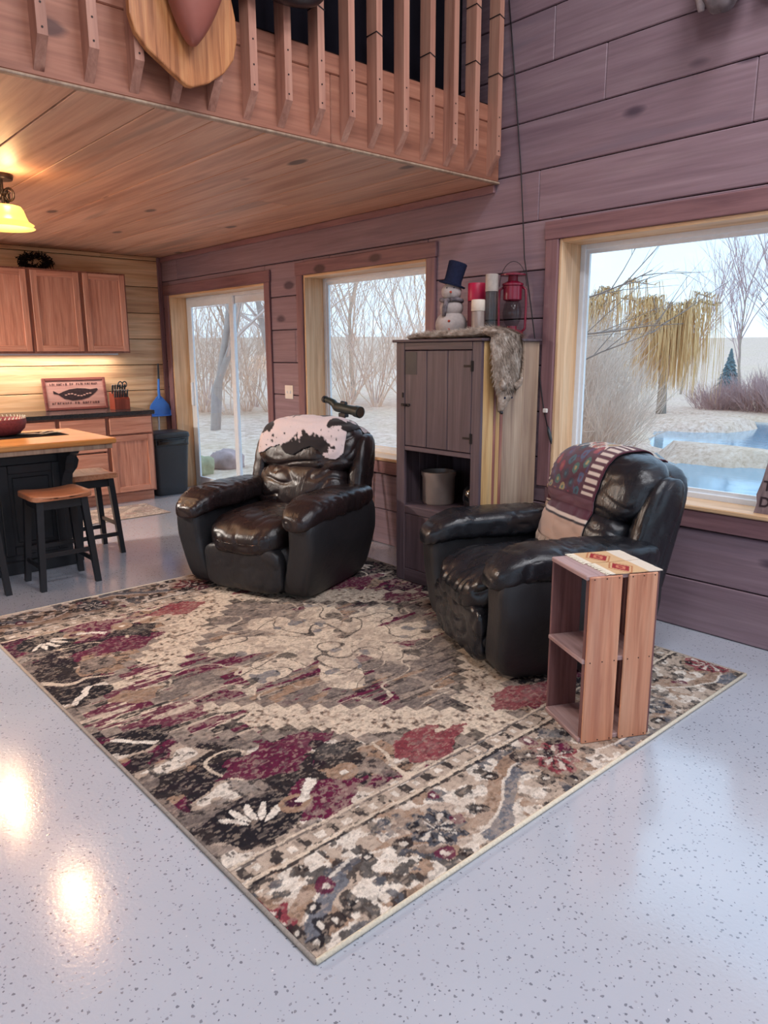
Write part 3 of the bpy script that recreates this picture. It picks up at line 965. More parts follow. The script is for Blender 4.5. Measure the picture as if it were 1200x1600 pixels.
RX0, RX1, RY0, RY1 = .885, 3.325, 1.245, 4.372
RW, RL = RX1 - RX0, RY1 - RY0
def rug_colours(nu, nv):
    u = np.linspace(0, RW, nu)[:, None] * np.ones((1, nv))
    v = np.ones((nu, 1)) * np.linspace(0, RL, nv)[None, :]
    C = np.zeros((nu, nv, 3))
    def c(*s): return np.array(S(*s)[:3])
    cream, cream2, taupe, burg, plum = c(212, 194, 174), c(180, 162, 146), c(122, 110, 104), c(96, 32, 60), c(70, 30, 50)
    black, tan, slate, white, rose = c(36, 33, 38), c(152, 124, 104), c(104, 106, 114), c(224, 214, 202), c(132, 62, 70)
    def put(mask, col, a=1.0):
        m = (np.clip(mask.astype(float), 0, 1) * a)[..., None]
        C[:] = C * (1 - m) + col * m
    N = lambda cu, cv, s, o=3: vnoise(nu, nv, cu, cv, s, o)
    cu0, cv0 = 1.21, RL / 2
    st = .065
    wu, wv0 = (vnoise(nu, nv, 40, 50, 91, 3) - .5) * .05, (vnoise(nu, nv, 40, 50, 92, 3) - .5) * .05
    us, vs = np.round(u / st) * st, np.round(v / st) * st
    u = u + wu * .7; v = v + wv0 * .5
    wob = (N(6, 8, 1) - .5) * .03
    d = np.abs(us - cu0) + np.abs(vs - cv0) + wob
    streak = N(7, 70, 2, 3)             # woven streaks running across the rug
    streak2 = N(14, 140, 3, 2)
    fine = N(120, 160, 4, 2)
    # field ground
    C[:] = cream
    put(fine < .42, cream2, .8); put(fine < .33, tan, .7); put(fine < .27, black, .7)
    put(streak > .66, cream2, .6)
    # centre medallion
    inn = d < .93
    put(inn, taupe)
    put(inn & (N(30, 40, 5, 2) > .56), cream2, .5)
    put(inn & (streak > .56) & (N(5, 6, 6) > .50), burg)
    put(inn & (streak < .40) & (N(6, 7, 16) > .5), tan)
    put(inn & (streak2 > .70), black, .7)
    # pale floral arms radiating in the medallion
    du, dv = u - 1.3, v - 1.62
    rr, th = np.hypot(du * .8, dv * 1.1), np.arctan2(dv, du)
    pet = np.abs(np.sin(th * 4 + .5)) * .34 + .20 + (N(16, 20, 7) - .5) * .3
    fl = inn & (rr < pet * 1.1)
    put(fl, cream); put(fl & (N(40, 50, 8, 2) > .55), cream2, .8)
    lw = N(10, 13, 9, 2)
    put(fl & (np.abs(lw - .5) < .010), black, .85); put(fl & (np.abs(N(9, 9, 10, 2) - .5) < .008), black, .85)
    put(fl & (N(26, 34, 11, 2) > .72), slate, .8); put(fl & (N(24, 30, 12, 2) < .27), black, .8)
    put(inn & ~fl & (np.abs(N(8, 22, 13, 2) - .5) < .012), cream, .8)
    # stepped line work on both sides of the pale band
    for r0, w, col in ((.90, .016, taupe), (.93, .016, black), (.958, .013, cream), (1.225, .014, black), (1.25, .013, cream2), (1.28, .018, taupe), (1.31, .013, cream2)):
        put((np.abs(d - r0) < w), col, .8)
    # corners
    out = d > 1.31
    put(out, tan)
    k1, k2, k3 = N(6, 22, 14), N(7, 12, 15), N(12, 30, 17)
    put(out & (k1 > .47), burg); put(out & (k1 > .60), plum)
    put(out & (k2 < .43), black, .95)
    put(out & (k3 > .60), cream2, .9); put(out & (k3 > .68), white, .8)
    put(out & (N(18, 22, 18, 2) > .63), taupe, .8)
    put(out & (fine < .34), black, .8)
    put(out & (np.abs(N(8, 10, 19, 2) - .5) < .012), cream, .9)
    # side clusters that break into the pale band
    side = (np.minimum(u, RW - u) < .40 + (N(5, 14, 20) - .5) * .5) & (np.abs(v - cv0) < .62) & (d < 1.22) & ~inn
    put(side & (streak > .50), burg, .95); put(side & (streak < .44), black, .9); put(side & (streak2 > .63), cream, .8); put(side & (k2 > .6), tan, .9)
    # bold motifs in the four corners: black leaf with pale petals on a burgundy patch
    for mu in (0, 1):
        for mv in (0, 1):
            U = u if mu == 0 else RW - u
            V = v if mv == 0 else RL - v
            wv = (N(24, 60, 40 + mu * 2 + mv, 3) - .5) * .16
            put((np.abs(U - .42) + np.abs(V - .52) * 1.2 + wv < .19), burg)
            put((np.abs(U - .92) * .8 + np.abs(V - .54) * 1.4 + wv < .17), rose, .9)
            put((np.abs(U - .45) * .7 + np.abs(V - .85) * 1.5 + wv < .19), burg, .95)
            put((np.abs(U - .60) + np.abs(V - .70) * 1.1 + wv < .14), black, .92)
            e = ((U - .19) / .15) ** 2 + ((V - .57) / .12) ** 2
            put(e + wv * 6 < 1, black)
            for q in range(5):
                a = R(25 + 24 * q)
                pu, pv = .17 + .085 * math.cos(a), .50 + .10 * math.sin(a) + .02
                ca, sa = math.cos(a), math.sin(a)
                x_, y_ = (U - pu) * ca + (V - pv) * sa, -(U - pu) * sa + (V - pv) * ca
                put((x_ / .05) ** 2 + (y_ / .013) ** 2 + wv * 3 < 1, white)
            put(((U - .33) / .06) ** 2 + ((V - .56) / .045) ** 2 < 1, tan); put(((U - .33) / .03) ** 2 + ((V - .565) / .025) ** 2 < 1, plum)
            x_, y_ = (U - .40) * .8 + (V - .60) * .6, -(U - .40) * .6 + (V - .60) * .8
            put((np.abs(x_) < .07) & (np.abs(y_ + wv * .3) < .016), white)
            put(((U - .56) / .06) ** 2 + ((V - .60) / .05) ** 2 < 1, tan); put(((U - .56) / .016) ** 2 + ((V - .60) / .014) ** 2 < 1, white)
            e = ((U - .10) / .13) ** 2 + ((V - 1.30) / .09) ** 2
            put(e + wv * 12 < 1, black); put((np.abs((U - .10) * .75 + (V - 1.3) * .66) < .012) & (e < .8), white)
    # end borders
    bd = np.minimum(v, RL - v)
    B = bd < .42
    put(B, cream2)
    put(B & (N(22, 28, 23, 2) > .60), tan, .8); put(B & (N(46, 62, 21, 3) > .53), white, .85); put(B & (N(50, 66, 22, 3) < .40), black, .85); put(B & (N(34, 44, 27, 3) < .34), slate * .6 + black * .4, .85)
    band = bd < .315
    uu = u
    wave = .15 + .085 * np.sin(uu * 2 * math.pi / .80 - .6)
    put(band & (np.abs(bd - wave - .02) < .028) & (N(10, 12, 24) > .36), tan, .8)
    sl = np.abs(bd - wave + .04 + (N(20, 20, 25) - .5) * .03) < .028
    put(band & sl & (np.sin(uu * 2 * math.pi / .80 + 1.2) > .1), slate, .95)
    put(band & (np.abs(bd - wave + .012) < .006), white, .8)
    for i, pu in enumerate((-.06, .58, 1.20, 1.83, 2.42)):
        r = np.hypot(u - pu, (bd - .16) * 1.05); th = np.arctan2(bd - .16, u - pu)
        rw = (N(50, 60, 26 + i, 2) - .5) * .05
        put(r + rw < .125, tan, .55)
        core = (slate * .5 + black * .5) if i % 2 else rose
        put(r + rw + .012 * np.cos(th * 9) < .095, core)
        put((r + rw < .075) & (np.cos(th * 7 + r * 30) > .35), white, .75)
        put((r + rw < .09) & (np.cos(th * 9 - r * 40) > .7), black, .8)
    rs = np.random.RandomState(8)
    for i in range(46):
        pu, pb = rs.uniform(0, RW), rs.uniform(.02, .30)
        r = np.hypot(u - pu, bd - pb) + (N(60, 70, 60 + i % 5, 2) - .5) * .04
        put(B & (r < rs.uniform(.016, .034)), black if rs.rand() > .25 else burg, .9)
        put(B & (r < .006), white, .8)
    # guard stripes
    for b0, w, col in ((.325, .006, black), (.338, .007, cream), (.412, .005, taupe), (.422, .006, cream)):
        put(np.abs(bd - b0) < w, col, .9)
    ph = (u / .105) % 1.0
    gs = np.abs(bd - .376) < .026
    put(gs, cream2); put(gs & (np.abs(ph - .28) < .17) & (N(90, 110, 33, 2) > .42), black, .9); put(gs & (np.abs(ph - .75) < .10) & (np.abs(bd - .376) < .014), white, .9)
    # worn fibres let the ground show through everywhere
    sp1, sp2 = N(150, 330, 71, 2), N(110, 240, 72, 2)
    put(sp1 > .66, cream2, .38); put(sp1 < .33, black, .35); put((sp2 > .68) & (bd > .42), taupe, .4)
    # overall weave and wear
    C *= (.80 + .40 * N(170, 220, 34, 2))[..., None]
    wear = (N(5, 7, 35) > .60) & (fine > .52)
    put(wear, cream2, .35)
    return np.clip(C, 0, 1)

def make_rug(name, x0, x1, y0, y1, res, cols, th, parent):
    nu, nv = cols.shape[:2]
    xs_, ys_ = np.linspace(x0, x1, nu), np.linspace(y0, y1, nv)
    X, Y = np.meshgrid(xs_, ys_, indexing='ij')
    Z = np.full_like(X, th)
    verts = np.stack([X, Y, Z], -1).reshape(-1, 3)
    i, j = np.meshgrid(np.arange(nu - 1), np.arange(nv - 1), indexing='ij')
    a = (i * nv + j).ravel()
    faces = np.stack([a, a + nv, a + nv + 1, a + 1], -1)
    me = bpy.data.meshes.new(name)
    me.vertices.add(len(verts)); me.vertices.foreach_set('co', verts.ravel().astype(np.float32))
    me.loops.add(faces.size); me.loops.foreach_set('vertex_index', faces.ravel().astype(np.int32))
    me.polygons.add(len(faces)); me.polygons.foreach_set('loop_start', (np.arange(len(faces)) * 4).astype(np.int32))
    me.update(calc_edges=True)
    set_col(me, cols.reshape(-1, 3))
    return mobj(name, me, M['rug'], parent)
M['rug'] = attr_col('woven_rug_pile', .95, .1, (420, .45), .6)
rug = thing('area_rug', 'large burgundy, cream and black distressed oriental rug on the speckled floor', 'rug')
TH = .011
make_rug('pile', RX0 + .006, RX1 - .006, RY0 + .006, RY1 - .006, 0, rug_colours(480, 616), TH, rug)
def edge(p, q, r, mat):
    MB().tube([p, q], r, 8).build('binding', mat, rug, smooth=True)
h = .0075
edge((RX0, RY0, h), (RX1, RY0, h), .0075, M['cream_cloth'])
edge((RX0, RY1, h), (RX1, RY1, h), .0075, M['cream_cloth'])
edge((RX0, RY0, h), (RX0, RY1, h), .0065, M['taupe_cloth'])
edge((RX1, RY0, h), (RX1, RY1, h), .0065, M['taupe_cloth'])
box_obj('backing', M['taupe_cloth'], (RX0 + .004, RX1 - .004, RY0 + .004, RY1 - .004, 0.0005, TH - .002), 0, rug)

km = thing('kitchen_mat', 'small cream patterned mat on the floor before the base cabinets', 'mat')
kc = rug_colours(90, 115)[:, :60]
kc = kc * .55 + np.array(S(206, 190, 176)[:3]) * .45
make_rug('pile', 2.2, 3.0, 6.36, 6.93, 0, kc, .008, km)
box_obj('backing', M['taupe_cloth'], (2.2, 3.0, 6.36, 6.93, .0005, .007), 0, km)

# ------------------------------------------------------------------ recliners
def recliner(label, loc, ang, dark, mid, style):
    t = thing('recliner', label, 'armchair', loc, R(ang))
    sd = style * 13.7
    def wr(q, nr, amp, sx, sy, sz):
        p = Vector((q.x * sx + sd, q.y * sy, q.z * sz))
        n1 = noise.noise(p + Vector((0, 0, .8 * noise.noise(p * .5))))
        cr = max(0.0, 1 - abs(n1) * 3.2)
        n2 = noise.noise(p * .45 + Vector((3, 1, 7)))
        n3 = noise.noise(p * 2.3 + Vector((1, 4, 2)))
        return q + nr * amp * (-1.1 * cr * cr + .9 * n2 + .25 * n3)
    rec = .26
    def tilt(q):
        return Vector((q.x - rec * max(0, q.z - .32) - .05 * max(0, q.z - .75), q.y, q.z - (.06 if style == 2 else .0) * max(0, q.z - .32)))
    def part(name, mb, mat): return mb.build(name, mat, t, smooth=True, fix=False)
    # plinth hidden under the seat
    part('base', MB().pillow((.02, 0, .17), (.39, .33, .155), 9, 8), M['leather_matte'])
    for s in (1, -1):
        def df(q, nr, s=s):
            k = (q.z - .04) / .46
            bulge = math.sin(max(0, min(1, k)) * math.pi * .62)
            y = q.y + s * (.035 * bulge - .045 * (1 - min(1, max(0, k * 1.6))))
            return Vector((q.x - .03 * (1 - k) * (q.x > 0), y, q.z))
        part('side_panel', MB().pillow((.07, s * .385, .275), (.405, .098, .265), 7, 14, df), M['leather_matte'])
        # piping on the front edge of the side panel
        zz = [(.03 + .5 * i / 10) for i in range(11)]
        def da(q, nr, s=s):
            f = max(0, q.x - .28) / .24
            z = q.z - .075 * f * f
            q2 = wr(Vector((q.x, q.y, z)), nr, .007, 15, 3.5, 4)
            return q2
        part('armrest', MB().pillow((.085, s * .40, .545), (.42, .138, .080), 3.2, 40, da), mid)
    def ds(q, nr):
        f = max(0, q.x - .24) / .26
        q = Vector((q.x, q.y, q.z - .055 * f * f - (.02 if style == 2 else .01) * max(0, 1 - (q.y / .2) ** 2) * (q.z > .4)))
        return wr(q, nr, .006 if style == 1 else .012, 6, 12, 5)
    part('seat', MB().pillow((.115, 0, .385), (.395, .285, .105), 3.8, 42, ds), mid)
    def dfr(q, nr):
        return wr(Vector((q.x - .06 * max(0, .3 - q.z), q.y, q.z)), nr, .004 if style == 1 else .010, 7, 12, 9)
    part('footrest', MB().pillow((.435, 0, .175), (.058, .285, .145), 5, 30, dfr), dark if style == 2 else M['leather_matte'])
    # back: rear shell, lumbar pillow, head pillow
    def dsh(q, nr):
        k = max(0, (q.z - .3) / .65)
        return tilt(Vector((q.x, q.y * (1 - .06 * k), q.z)))
    part('back_shell', MB().pillow((-.325, 0, .555), (.085, .425, .405), 5, 14, dsh), M['leather_matte'] if style == 1 else dark)
    def dl(q, nr):
        return tilt(wr(q, nr, .010 if style == 1 else .006, 6, 7, 10))
    part('lumbar_pillow', MB().pillow((-.165, 0, .565), (.135, .335, .185), 3.0, 40, dl), mid)
    def dh(q, nr):
        return tilt(wr(q, nr, .009 if style == 1 else .005, 6, 5, 11))
    part('head_pillow', MB().pillow((-.185, 0, .835), (.145, .365 + (.02 if style == 1 else .03), .185), 2.9, 42, dh), dark)
    for s in (1, -1):
        def dw(q, nr, s=s):
            return tilt(wr(q, nr, .006, 9, 5, 9))
        part('back_wing', MB().pillow((-.245, s * .385, .665), (.10, .062, .255), 3.2, 14, dw), dark)
        pts = []
        for i in range(12):
            z = .28 + .64 * i / 14
            q = dsh(Vector((-.265 - .11 * max(0, (i - 9) / 5) ** 2, s * .43 * (1 - .012 * max(0, i - 10)), z)), None)
            pts.append(q)
        part('piping', MB().tube(pts, .006, 6), dark)
    return t
rec1 = recliner('dark brown leather recliner with a black and white cowhide over its back', (2.64, 3.93, .0115), 201, M['leather'], M['leather'], 1)
rec2 = recliner('black leather recliner with a burgundy woven blanket over its back, beside the crate', (2.965, 2.125, .0115), 155, M['leather_blk'], M['leather_blk'], 2)

def bvh_of(root):
    vs, fs = [], []
    for ch in root.children:
        if ch.name.split('.')[0] in ('seat', 'armrest', 'side_panel', 'footrest', 'base'): continue
        o = len(vs)
        vs += [v.co.copy() for v in ch.data.vertices]
        fs += [tuple(i + o for i in p.vertices) for p in ch.data.polygons]
    return BVHTree.FromPolygons(vs, fs)

def drape(root, cx, cz, y0, y1, a0, a1, ny, na, off, smooth=2, ymap=None):
    """cloth laid over a chair back: rays shot inwards at the chair in its own frame"""
    bv = bvh_of(root)
    rad = np.zeros((ny, na))
    for i in range(ny):
        y = y0 + (y1 - y0) * i / (ny - 1)
        for j in range(na):
            a = R(a0 + (a1 - a0) * j / (na - 1))
            d = Vector((math.cos(a), 0, math.sin(a)))
            o = Vector((cx, y, cz)) + d * 1.2
            hit = bv.ray_cast(o, -d, 1.2)
            rad[i, j] = (hit[0] - Vector((cx, y, cz))).length if hit[0] is not None else .1
    base = rad.copy()
    for k in range(smooth):
        p = np.pad(rad, 1, mode='edge')
        rad = (p[1:-1, 1:-1] * 2 + p[:-2, 1:-1] + p[2:, 1:-1] + p[1:-1, :-2] + p[1:-1, 2:]) / 6
        rad = np.maximum(rad, base)
    P = []
    for i in range(ny):
        y = y0 + (y1 - y0) * i / (ny - 1)
        row = []
        for j in range(na):
            a = R(a0 + (a1 - a0) * j / (na - 1))
            r = rad[i, j] + off
            row.append(Vector((cx + r * math.cos(a), y, cz + r * math.sin(a))))
        P.append(row)
    return P

# cowhide
P = drape(rec1, -.40, .74, -.395, .36, 150, 8, 110, 100, .006, 6)
na_, ny_ = 100, 110
mb = MB(); keep = {}
cols = []
rs = random.Random(4)
def hide_edge(fy, fa):
    # fa 0 = behind, 1 = low front ; wavy lower hem, lobe on the chair's left
    lim = .93 + .05 * math.sin(fy * 17) + .04 * noise.noise(Vector((fy * 14, 0, 3)))
    if .80 < fy < .95: lim += .03
    if fy > .955: lim -= .25
    side = .5 + .5 * 0
    lo = .015 + .02 * noise.noise(Vector((fa * 9, 1, 0))); hi = .985 - .10 * max(0, fa - .55) + .025 * noise.noise(Vector((fa * 12, 5, 0)))
    return fa < lim and lo < fy < hi
blobs = [(.13, .62, .055, .13), (.33, .42, .05, .10), (.45, .93, .12, .10), (.55, .84, .10, .09), (.70, .88, .13, .10), (.86, .60, .07, .07), (.97, .45, .08, .16), (.62, .40, .06, .05), (.80, .35, .05, .04), (.40, .88, .06, .06), (.75, .94, .05, .12), (.2, .1, .15, .1), (.7, .1, .2, .12)]
vmap = {}
for i in range(ny_):
    for j in range(na_):
        fy, fa = i / (ny_ - 1), j / (na_ - 1)
        vmap[(i, j)] = len(mb.v); mb.v.append(tuple(P[i][j]))
        s = 0
        for (by, ba, sy, sa) in blobs:
            q = ((fy - by) / sy / 1.3) ** 2 + ((fa - ba) / sa / 1.25) ** 2
            s = max(s, 1.15 - q * .6)
        s += .85 * fbm((fy * 11, fa * 8, 2), 1.0, 4)
        sp_ = noise.noise(Vector((fy * 38, fa * 30, 9)))
        darkv = min(1, max(0, (s - .62) * 12)) if s > .55 else 0
        if sp_ > .55: darkv = max(darkv, min(1, (sp_ - .55) * 9))
        w = np.array(S(214, 198, 198)[:3]); b = np.array(S(36, 30, 32)[:3])
        cols.append(w * (1 - darkv) + b * darkv)
for i in range(ny_ - 1):
    for j in range(na_ - 1):
        if hide_edge((i + .5) / (ny_ - 1), (j + .5) / (na_ - 1)):
            mb.f.append((vmap[(i, j)], vmap[(i, j + 1)], vmap[(i + 1, j + 1)], vmap[(i + 1, j)]))
M['cowhide'] = attr_col('cowhide_hair', .8, .2, (300, .2), .3, .2)
me = bpy.data.meshes.new('cowhide_throw'); me.from_pydata(mb.v, [], mb.f); set_col(me, cols)
bm = bmesh.new(); bm.from_mesh(me); bmesh.ops.delete(bm, geom=[v for v in bm.verts if not v.link_faces], context='VERTS'); bm.to_mesh(me); bm.free()
hide = mobj('cowhide_throw', me, M['cowhide'], None, True)
hide.matrix_world = Matrix.Translation((2.64, 3.93, .0115)) @ Matrix.Rotation(R(201), 4, 'Z')
tag(hide, 'white cowhide with black patches draped over the brown recliner back', 'cowhide')
so = hide.modifiers.new('thick', 'SOLIDIFY'); so.thickness = .005; so.offset = 0

# woven blanket
ny_, na_ = 90, 150
P = drape(rec2, -.38, .66, -.40, .17, 140, -27, ny_, na_, .007, 8)
mb = MB().grid(P)
cols = []
BG, WH, MV, BE, BK = S(78, 26, 44), S(208, 190, 178), S(104, 62, 74), S(188, 156, 138), S(40, 20, 28)
pal = [S(50, 84, 98), S(140, 44, 62), S(70, 80, 112), S(156, 136, 92), S(44, 40, 58), S(160, 84, 70), S(90, 44, 74), S(62, 98, 90)]
for i in range(ny_):
    for j in range(na_):
        fy, fa = i / (ny_ - 1), j / (na_ - 1)
        c = BG
        if fa < .70:
            if (.03 < fy < .15 or .80 < fy < .97):
                c = WH if (fa * 24) % 1.0 < .52 and fa > .28 else BG
            elif .17 < fy < .78:
                x, y_ = (fy - .17) / .61 * 5, fa * 11
                cx_, cy_ = math.floor(x), math.floor(y_ + .5 * (math.floor(x) % 2))
                fx, fyy = x - cx_ - .5, (y_ + .5 * (math.floor(x) % 2)) - cy_ - .5
                rr = math.hypot(fx, fyy)
                k = (cx_ * 3 + cy_ * 5 + (cx_ * cy_) % 3) % len(pal)
                if fa < .40:
                    c = WH if .40 < rr < .54 else (pal[k] if rr <= .40 else pal[(k + 3) % 8])
                    if rr < .14: c = pal[(k + 2) % 8]
                elif rr < .36: c = pal[k] if rr > .15 else pal[(k + 4) % 8]
                elif noise.noise(Vector((fy * 20, fa * 30, 0))) > .35: c = S(70, 50, 90)
        elif fa < .715: c = BG
        elif fa < .785: c = MV
        elif fa < .850: c = BG
        elif fa < .868: c = WH
        elif fa < .885: c = BK
        else: c = BE
        cols.append(c[:3])
M['blanket'] = attr_col('woven_blanket', .95, .1, (500, .35), .5, .3)
me = bpy.data.meshes.new('woven_blanket'); me.from_pydata(mb.v, [], mb.f); set_col(me, cols)
bl = thing('woven_blanket', 'burgundy woven blanket with coloured medallions and white bars over the black recliner', 'blanket', (2.965, 2.125, .0115), R(155))
cl = mobj('cloth', me, M['blanket'], bl, True)
so = cl.modifiers.new('thick', 'SOLIDIFY'); so.thickness = .006; so.offset = 0
mb = MB(); rnd = random.Random(2)
for i in range(0, ny_, 2):
    p = P[i][-1]; q = P[i][-3]
    d = (p - q).normalized()
    e = p + Vector((.012, rnd.uniform(-.006, .006), -.03)) + d * .015
    mb.tube([p - d * .004, (p + e) / 2 + Vector((.006, 0, .0)), e], [.003, .0026, .002], 4)
mb.build('fringe', plain('fringe_yarn', S(196, 168, 148), .9, .1), bl, fix=False)

# ------------------------------------------------------------------ orange crate used as a side table
ck = thing('wooden_crate', 'tall open wooden fruit crate standing on end beside the black recliner', 'crate', (2.221, 1.397, .0115), R(-27.3))
CW, CD, CH = .305, .295, .655
for z0 in (0.0, .315, CH - .018):
    box_obj('end_board', M['crate_end'], (.002, CW - .012, .012, CD - .012, z0, z0 + .018), .003, ck)
for (a, b) in ((.012, .142), (.168, .288)):
    box_obj('slat', M['slat'], (a, b, 0, .011, -.0, CH - .003), .003, ck)
    box_obj('slat', M['crate_in'], (a, b, CD - .011, CD, 0, CH - .003), .003, ck)
for (a, b) in ((.014, .138), (.158, .282)):
    box_obj('slat', M['crate_in'], (CW - .011, CW, a, b, 0, CH - .003), .003, ck)
box_obj('post', M['crate_in'], (.012, .03, .012, .03, .018, .315), 0, ck)
box_obj('post', M['crate_in'], (.012, .03, .012, .03, .333, CH - .018), 0, ck)
mb = MB()
for (a, b) in ((.012, .142), (.168, .288)):
    for fx in (.12, .5, .88):
        for z in (.010, .324, CH - .012):
            x = a + (b - a) * fx
            mb.tube([(x, -.0012, z), (x, .004, z)], .0026, 6)
mb.build('nails', M['screw'], ck, fix=False)
# woven runner on top, in two strips
RN = attr_col('woven_runner', .95, .1, (600, .35), .4)
M['runner'] = RN
cl = thing('woven_runner', 'tan and cream woven runner with red motifs on the crate top', 'cloth', (2.221, 1.397, .0115), R(-27.3))
for (y0, y1, dx) in ((.003, .145, .0), (.150, .292, -.012)):
    nu, nv = 60, 40
    x0, x1 = .095 + dx, CW + .002
    g, cols = [], []
    for i in range(nu):
        row = []
        for j in range(nv):
            fx, fy = i / (nu - 1), j / (nv - 1)
            row.append((x0 + (x1 - x0) * fx, y0 + (y1 - y0) * fy, CH + .0022 + .0012 * noise.noise(Vector((fx * 5, fy * 5, y0 * 30)))))
            c = S(206, 170, 130)
            if fx > .72: c = S(216, 204, 188)
            elif fx < .08: c = S(226, 214, 196)
            ex = abs(fx - .38) * 2.3 + abs(fy - .5)
            if ex < .40: c = S(150, 52, 56)
            if ex < .22: c = S(196, 120, 96)
            if ex < .10: c = S(140, 44, 50)
            if abs(ex - .52) < .04: c = S(178, 120, 84)
            cols.append(c[:3])
        g.append(row)
    mb = MB().grid(g)
    me = bpy.data.meshes.new('strip'); me.from_pydata(mb.v, [], mb.f); set_col(me, cols)
    so = mobj('strip', me, RN, cl).modifiers.new('thick', 'SOLIDIFY'); so.thickness = .0025; so.offset = 0
    mb = MB()
    for k in range(16):
        y = y0 + (y1 - y0) * (k + .5) / 16
        mb.tube([(x0 + .003, y, CH + .003), (x0 - .010, y + random.uniform(-.004, .004), CH + .003), (x0 - .02, y + random.uniform(-.006, .006), CH + .002)], .0022, 4)
    mb.build('fringe', M['cream_cloth'], cl, fix=False)

# ------------------------------------------------------------------ cupboard
cb = thing('wooden_cupboard', 'narrow old brown wooden cupboard with one plank door and an open shelf', 'cupboard', (0, 0, .0142))
X0, X1, Y0, Y1, ZT = 3.148, 3.668, 2.72, 3.41, 1.50
box_obj('top_board', M['cupboard_y'], (X0 - .02, X1, Y0 - .018, Y1 + .018, ZT, ZT + .016), .004, cb)
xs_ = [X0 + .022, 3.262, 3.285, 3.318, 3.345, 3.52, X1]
for k, mm in enumerate(('side_sunlit_yellow', 'side_sunlit_red', 'side_sunlit_yellow', 'side_sunlit_red', 'side_grey', 'side_grey')):
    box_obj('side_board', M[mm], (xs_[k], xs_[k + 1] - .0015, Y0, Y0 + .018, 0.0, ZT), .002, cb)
for k in range(3):
    a = X0 + .022 + (X1 - X0 - .022) * k / 3
    box_obj('side_board', M['cupboard'], (a, a + (X1 - X0 - .022) / 3 - .0015, Y1 - .018, Y1, 0, ZT), .002, cb)
box_obj('back_panel', M['cupboard'], (X1 - .012, X1, Y0 + .018, Y1 - .018, 0, ZT), 0, cb)
for z in (.06, .495, .86):
    box_obj('shelf', M['cupboard_y'], (X0 + .022, X1 - .012, Y0 + .018, Y1 - .018, z - .018, z), .002, cb)
box_obj('stile', M['cupboard'], (X0, X0 + .022, Y1 - .075, Y1, 0, ZT), .003, cb)
box_obj('stile', M['cupboard'], (X0, X0 + .022, Y0, Y0 + .068, 0, ZT), .003, cb)
box_obj('rail', M['cupboard_y'], (X0, X0 + .022, Y0 + .068, Y1 - .075, 1.455, ZT), .003, cb)
box_obj('rail', M['cupboard_y'], (X0, X0 + .022, Y0 + .068, Y1 - .075, .845, .872), .003, cb)
box_obj('rail', M['cupboard_y'], (X0, X0 + .022, Y0 + .068, Y1 - .075, .445, .495), .003, cb)
ya, yb = Y0 + .070, Y1 - .077
dr = MB().box(X0 + .012, X0 + .018, ya, yb, .876, 1.451).build('door', M['cupboard'], cb, fix=False)
ee = [ya, ya + .185, ya + .355, yb]
for k in range(3):
    box_obj('plank', M['cupboard'], (X0 + .001, X0 + .013, ee[k] + .001, ee[k + 1] - .001, .876, 1.451), .004, dr)
box_obj('dark_patch', plain('dark_patch_tone', S(34, 34, 44), .4, .4), (X0 - .0004, X0 + .0012, yb - .105, yb - .006, 1.31, 1.445), 0, dr)  # darker rectangle at the upper corner of the door
for z in (.96, 1.365):
    MB().box(X0 - .003, X0 + .001, ya - .014, ya + .008, z - .028, z + .028, .001).box(X0 - .003, X0 + .001, ya + .008, ya + .06, z - .006, z + .006, .001).tube([(X0 - .004, ya - .002, z - .03), (X0 - .004, ya - .002, z + .03)], .005, 8).build('hinge', M['iron'], dr, fix=False)
MB().box(X0 - .006, X0 + .001, yb - .045, yb + .03, 1.118, 1.134, .002).lathe([(.0, 0), (.011, .002), (.013, .010), (.006, .016)], 12, (X0 - .012, yb - .01, 1.118)).build('latch', M['iron'], dr, fix=False)
MB().box(X0 - .006, X0 + .001, yb + .01, yb + .022, 1.17, 1.20, .002).build('catch', M['iron'], dr, fix=False)
box_obj('lower_door', M['cupboard'], (X0 + .003, X0 + .018, ya, yb, .085, .442), .003, cb)
box_obj('rail', M['cupboard_y'], (X0, X0 + .022, Y0 + .068, Y1 - .075, 0, .083), .003, cb)

cr = thing('stoneware_crock', 'grey stoneware crock on the open cupboard shelf', 'crock', (3.36, 3.24, .5097))
MB().lathe([(.095, 0), (.103, .01), (.105, .17), (.112, .185), (.112, .205), (.100, .207), (.096, .19), (.094, .02)], 28).build('body', M['stone'], cr, smooth='auto')
cam_ = thing('black_pot', 'small shiny black pot beside the stoneware crock', 'pot', (3.36, 2.92, .5097))
MB().lathe([(.05, 0), (.072, .02), (.085, .07), (.080, .12), (.06, .145), (.055, .15)], 24).build('body', plain('black_glaze', S(20, 20, 24), .12, .6), cam_, smooth='auto')
MB().tube([(-.02, 0, .15), (-.025, 0, .175), (.025, 0, .175), (.02, 0, .15)], .006, 8).build('handle', M['iron'], cam_, smooth=True)

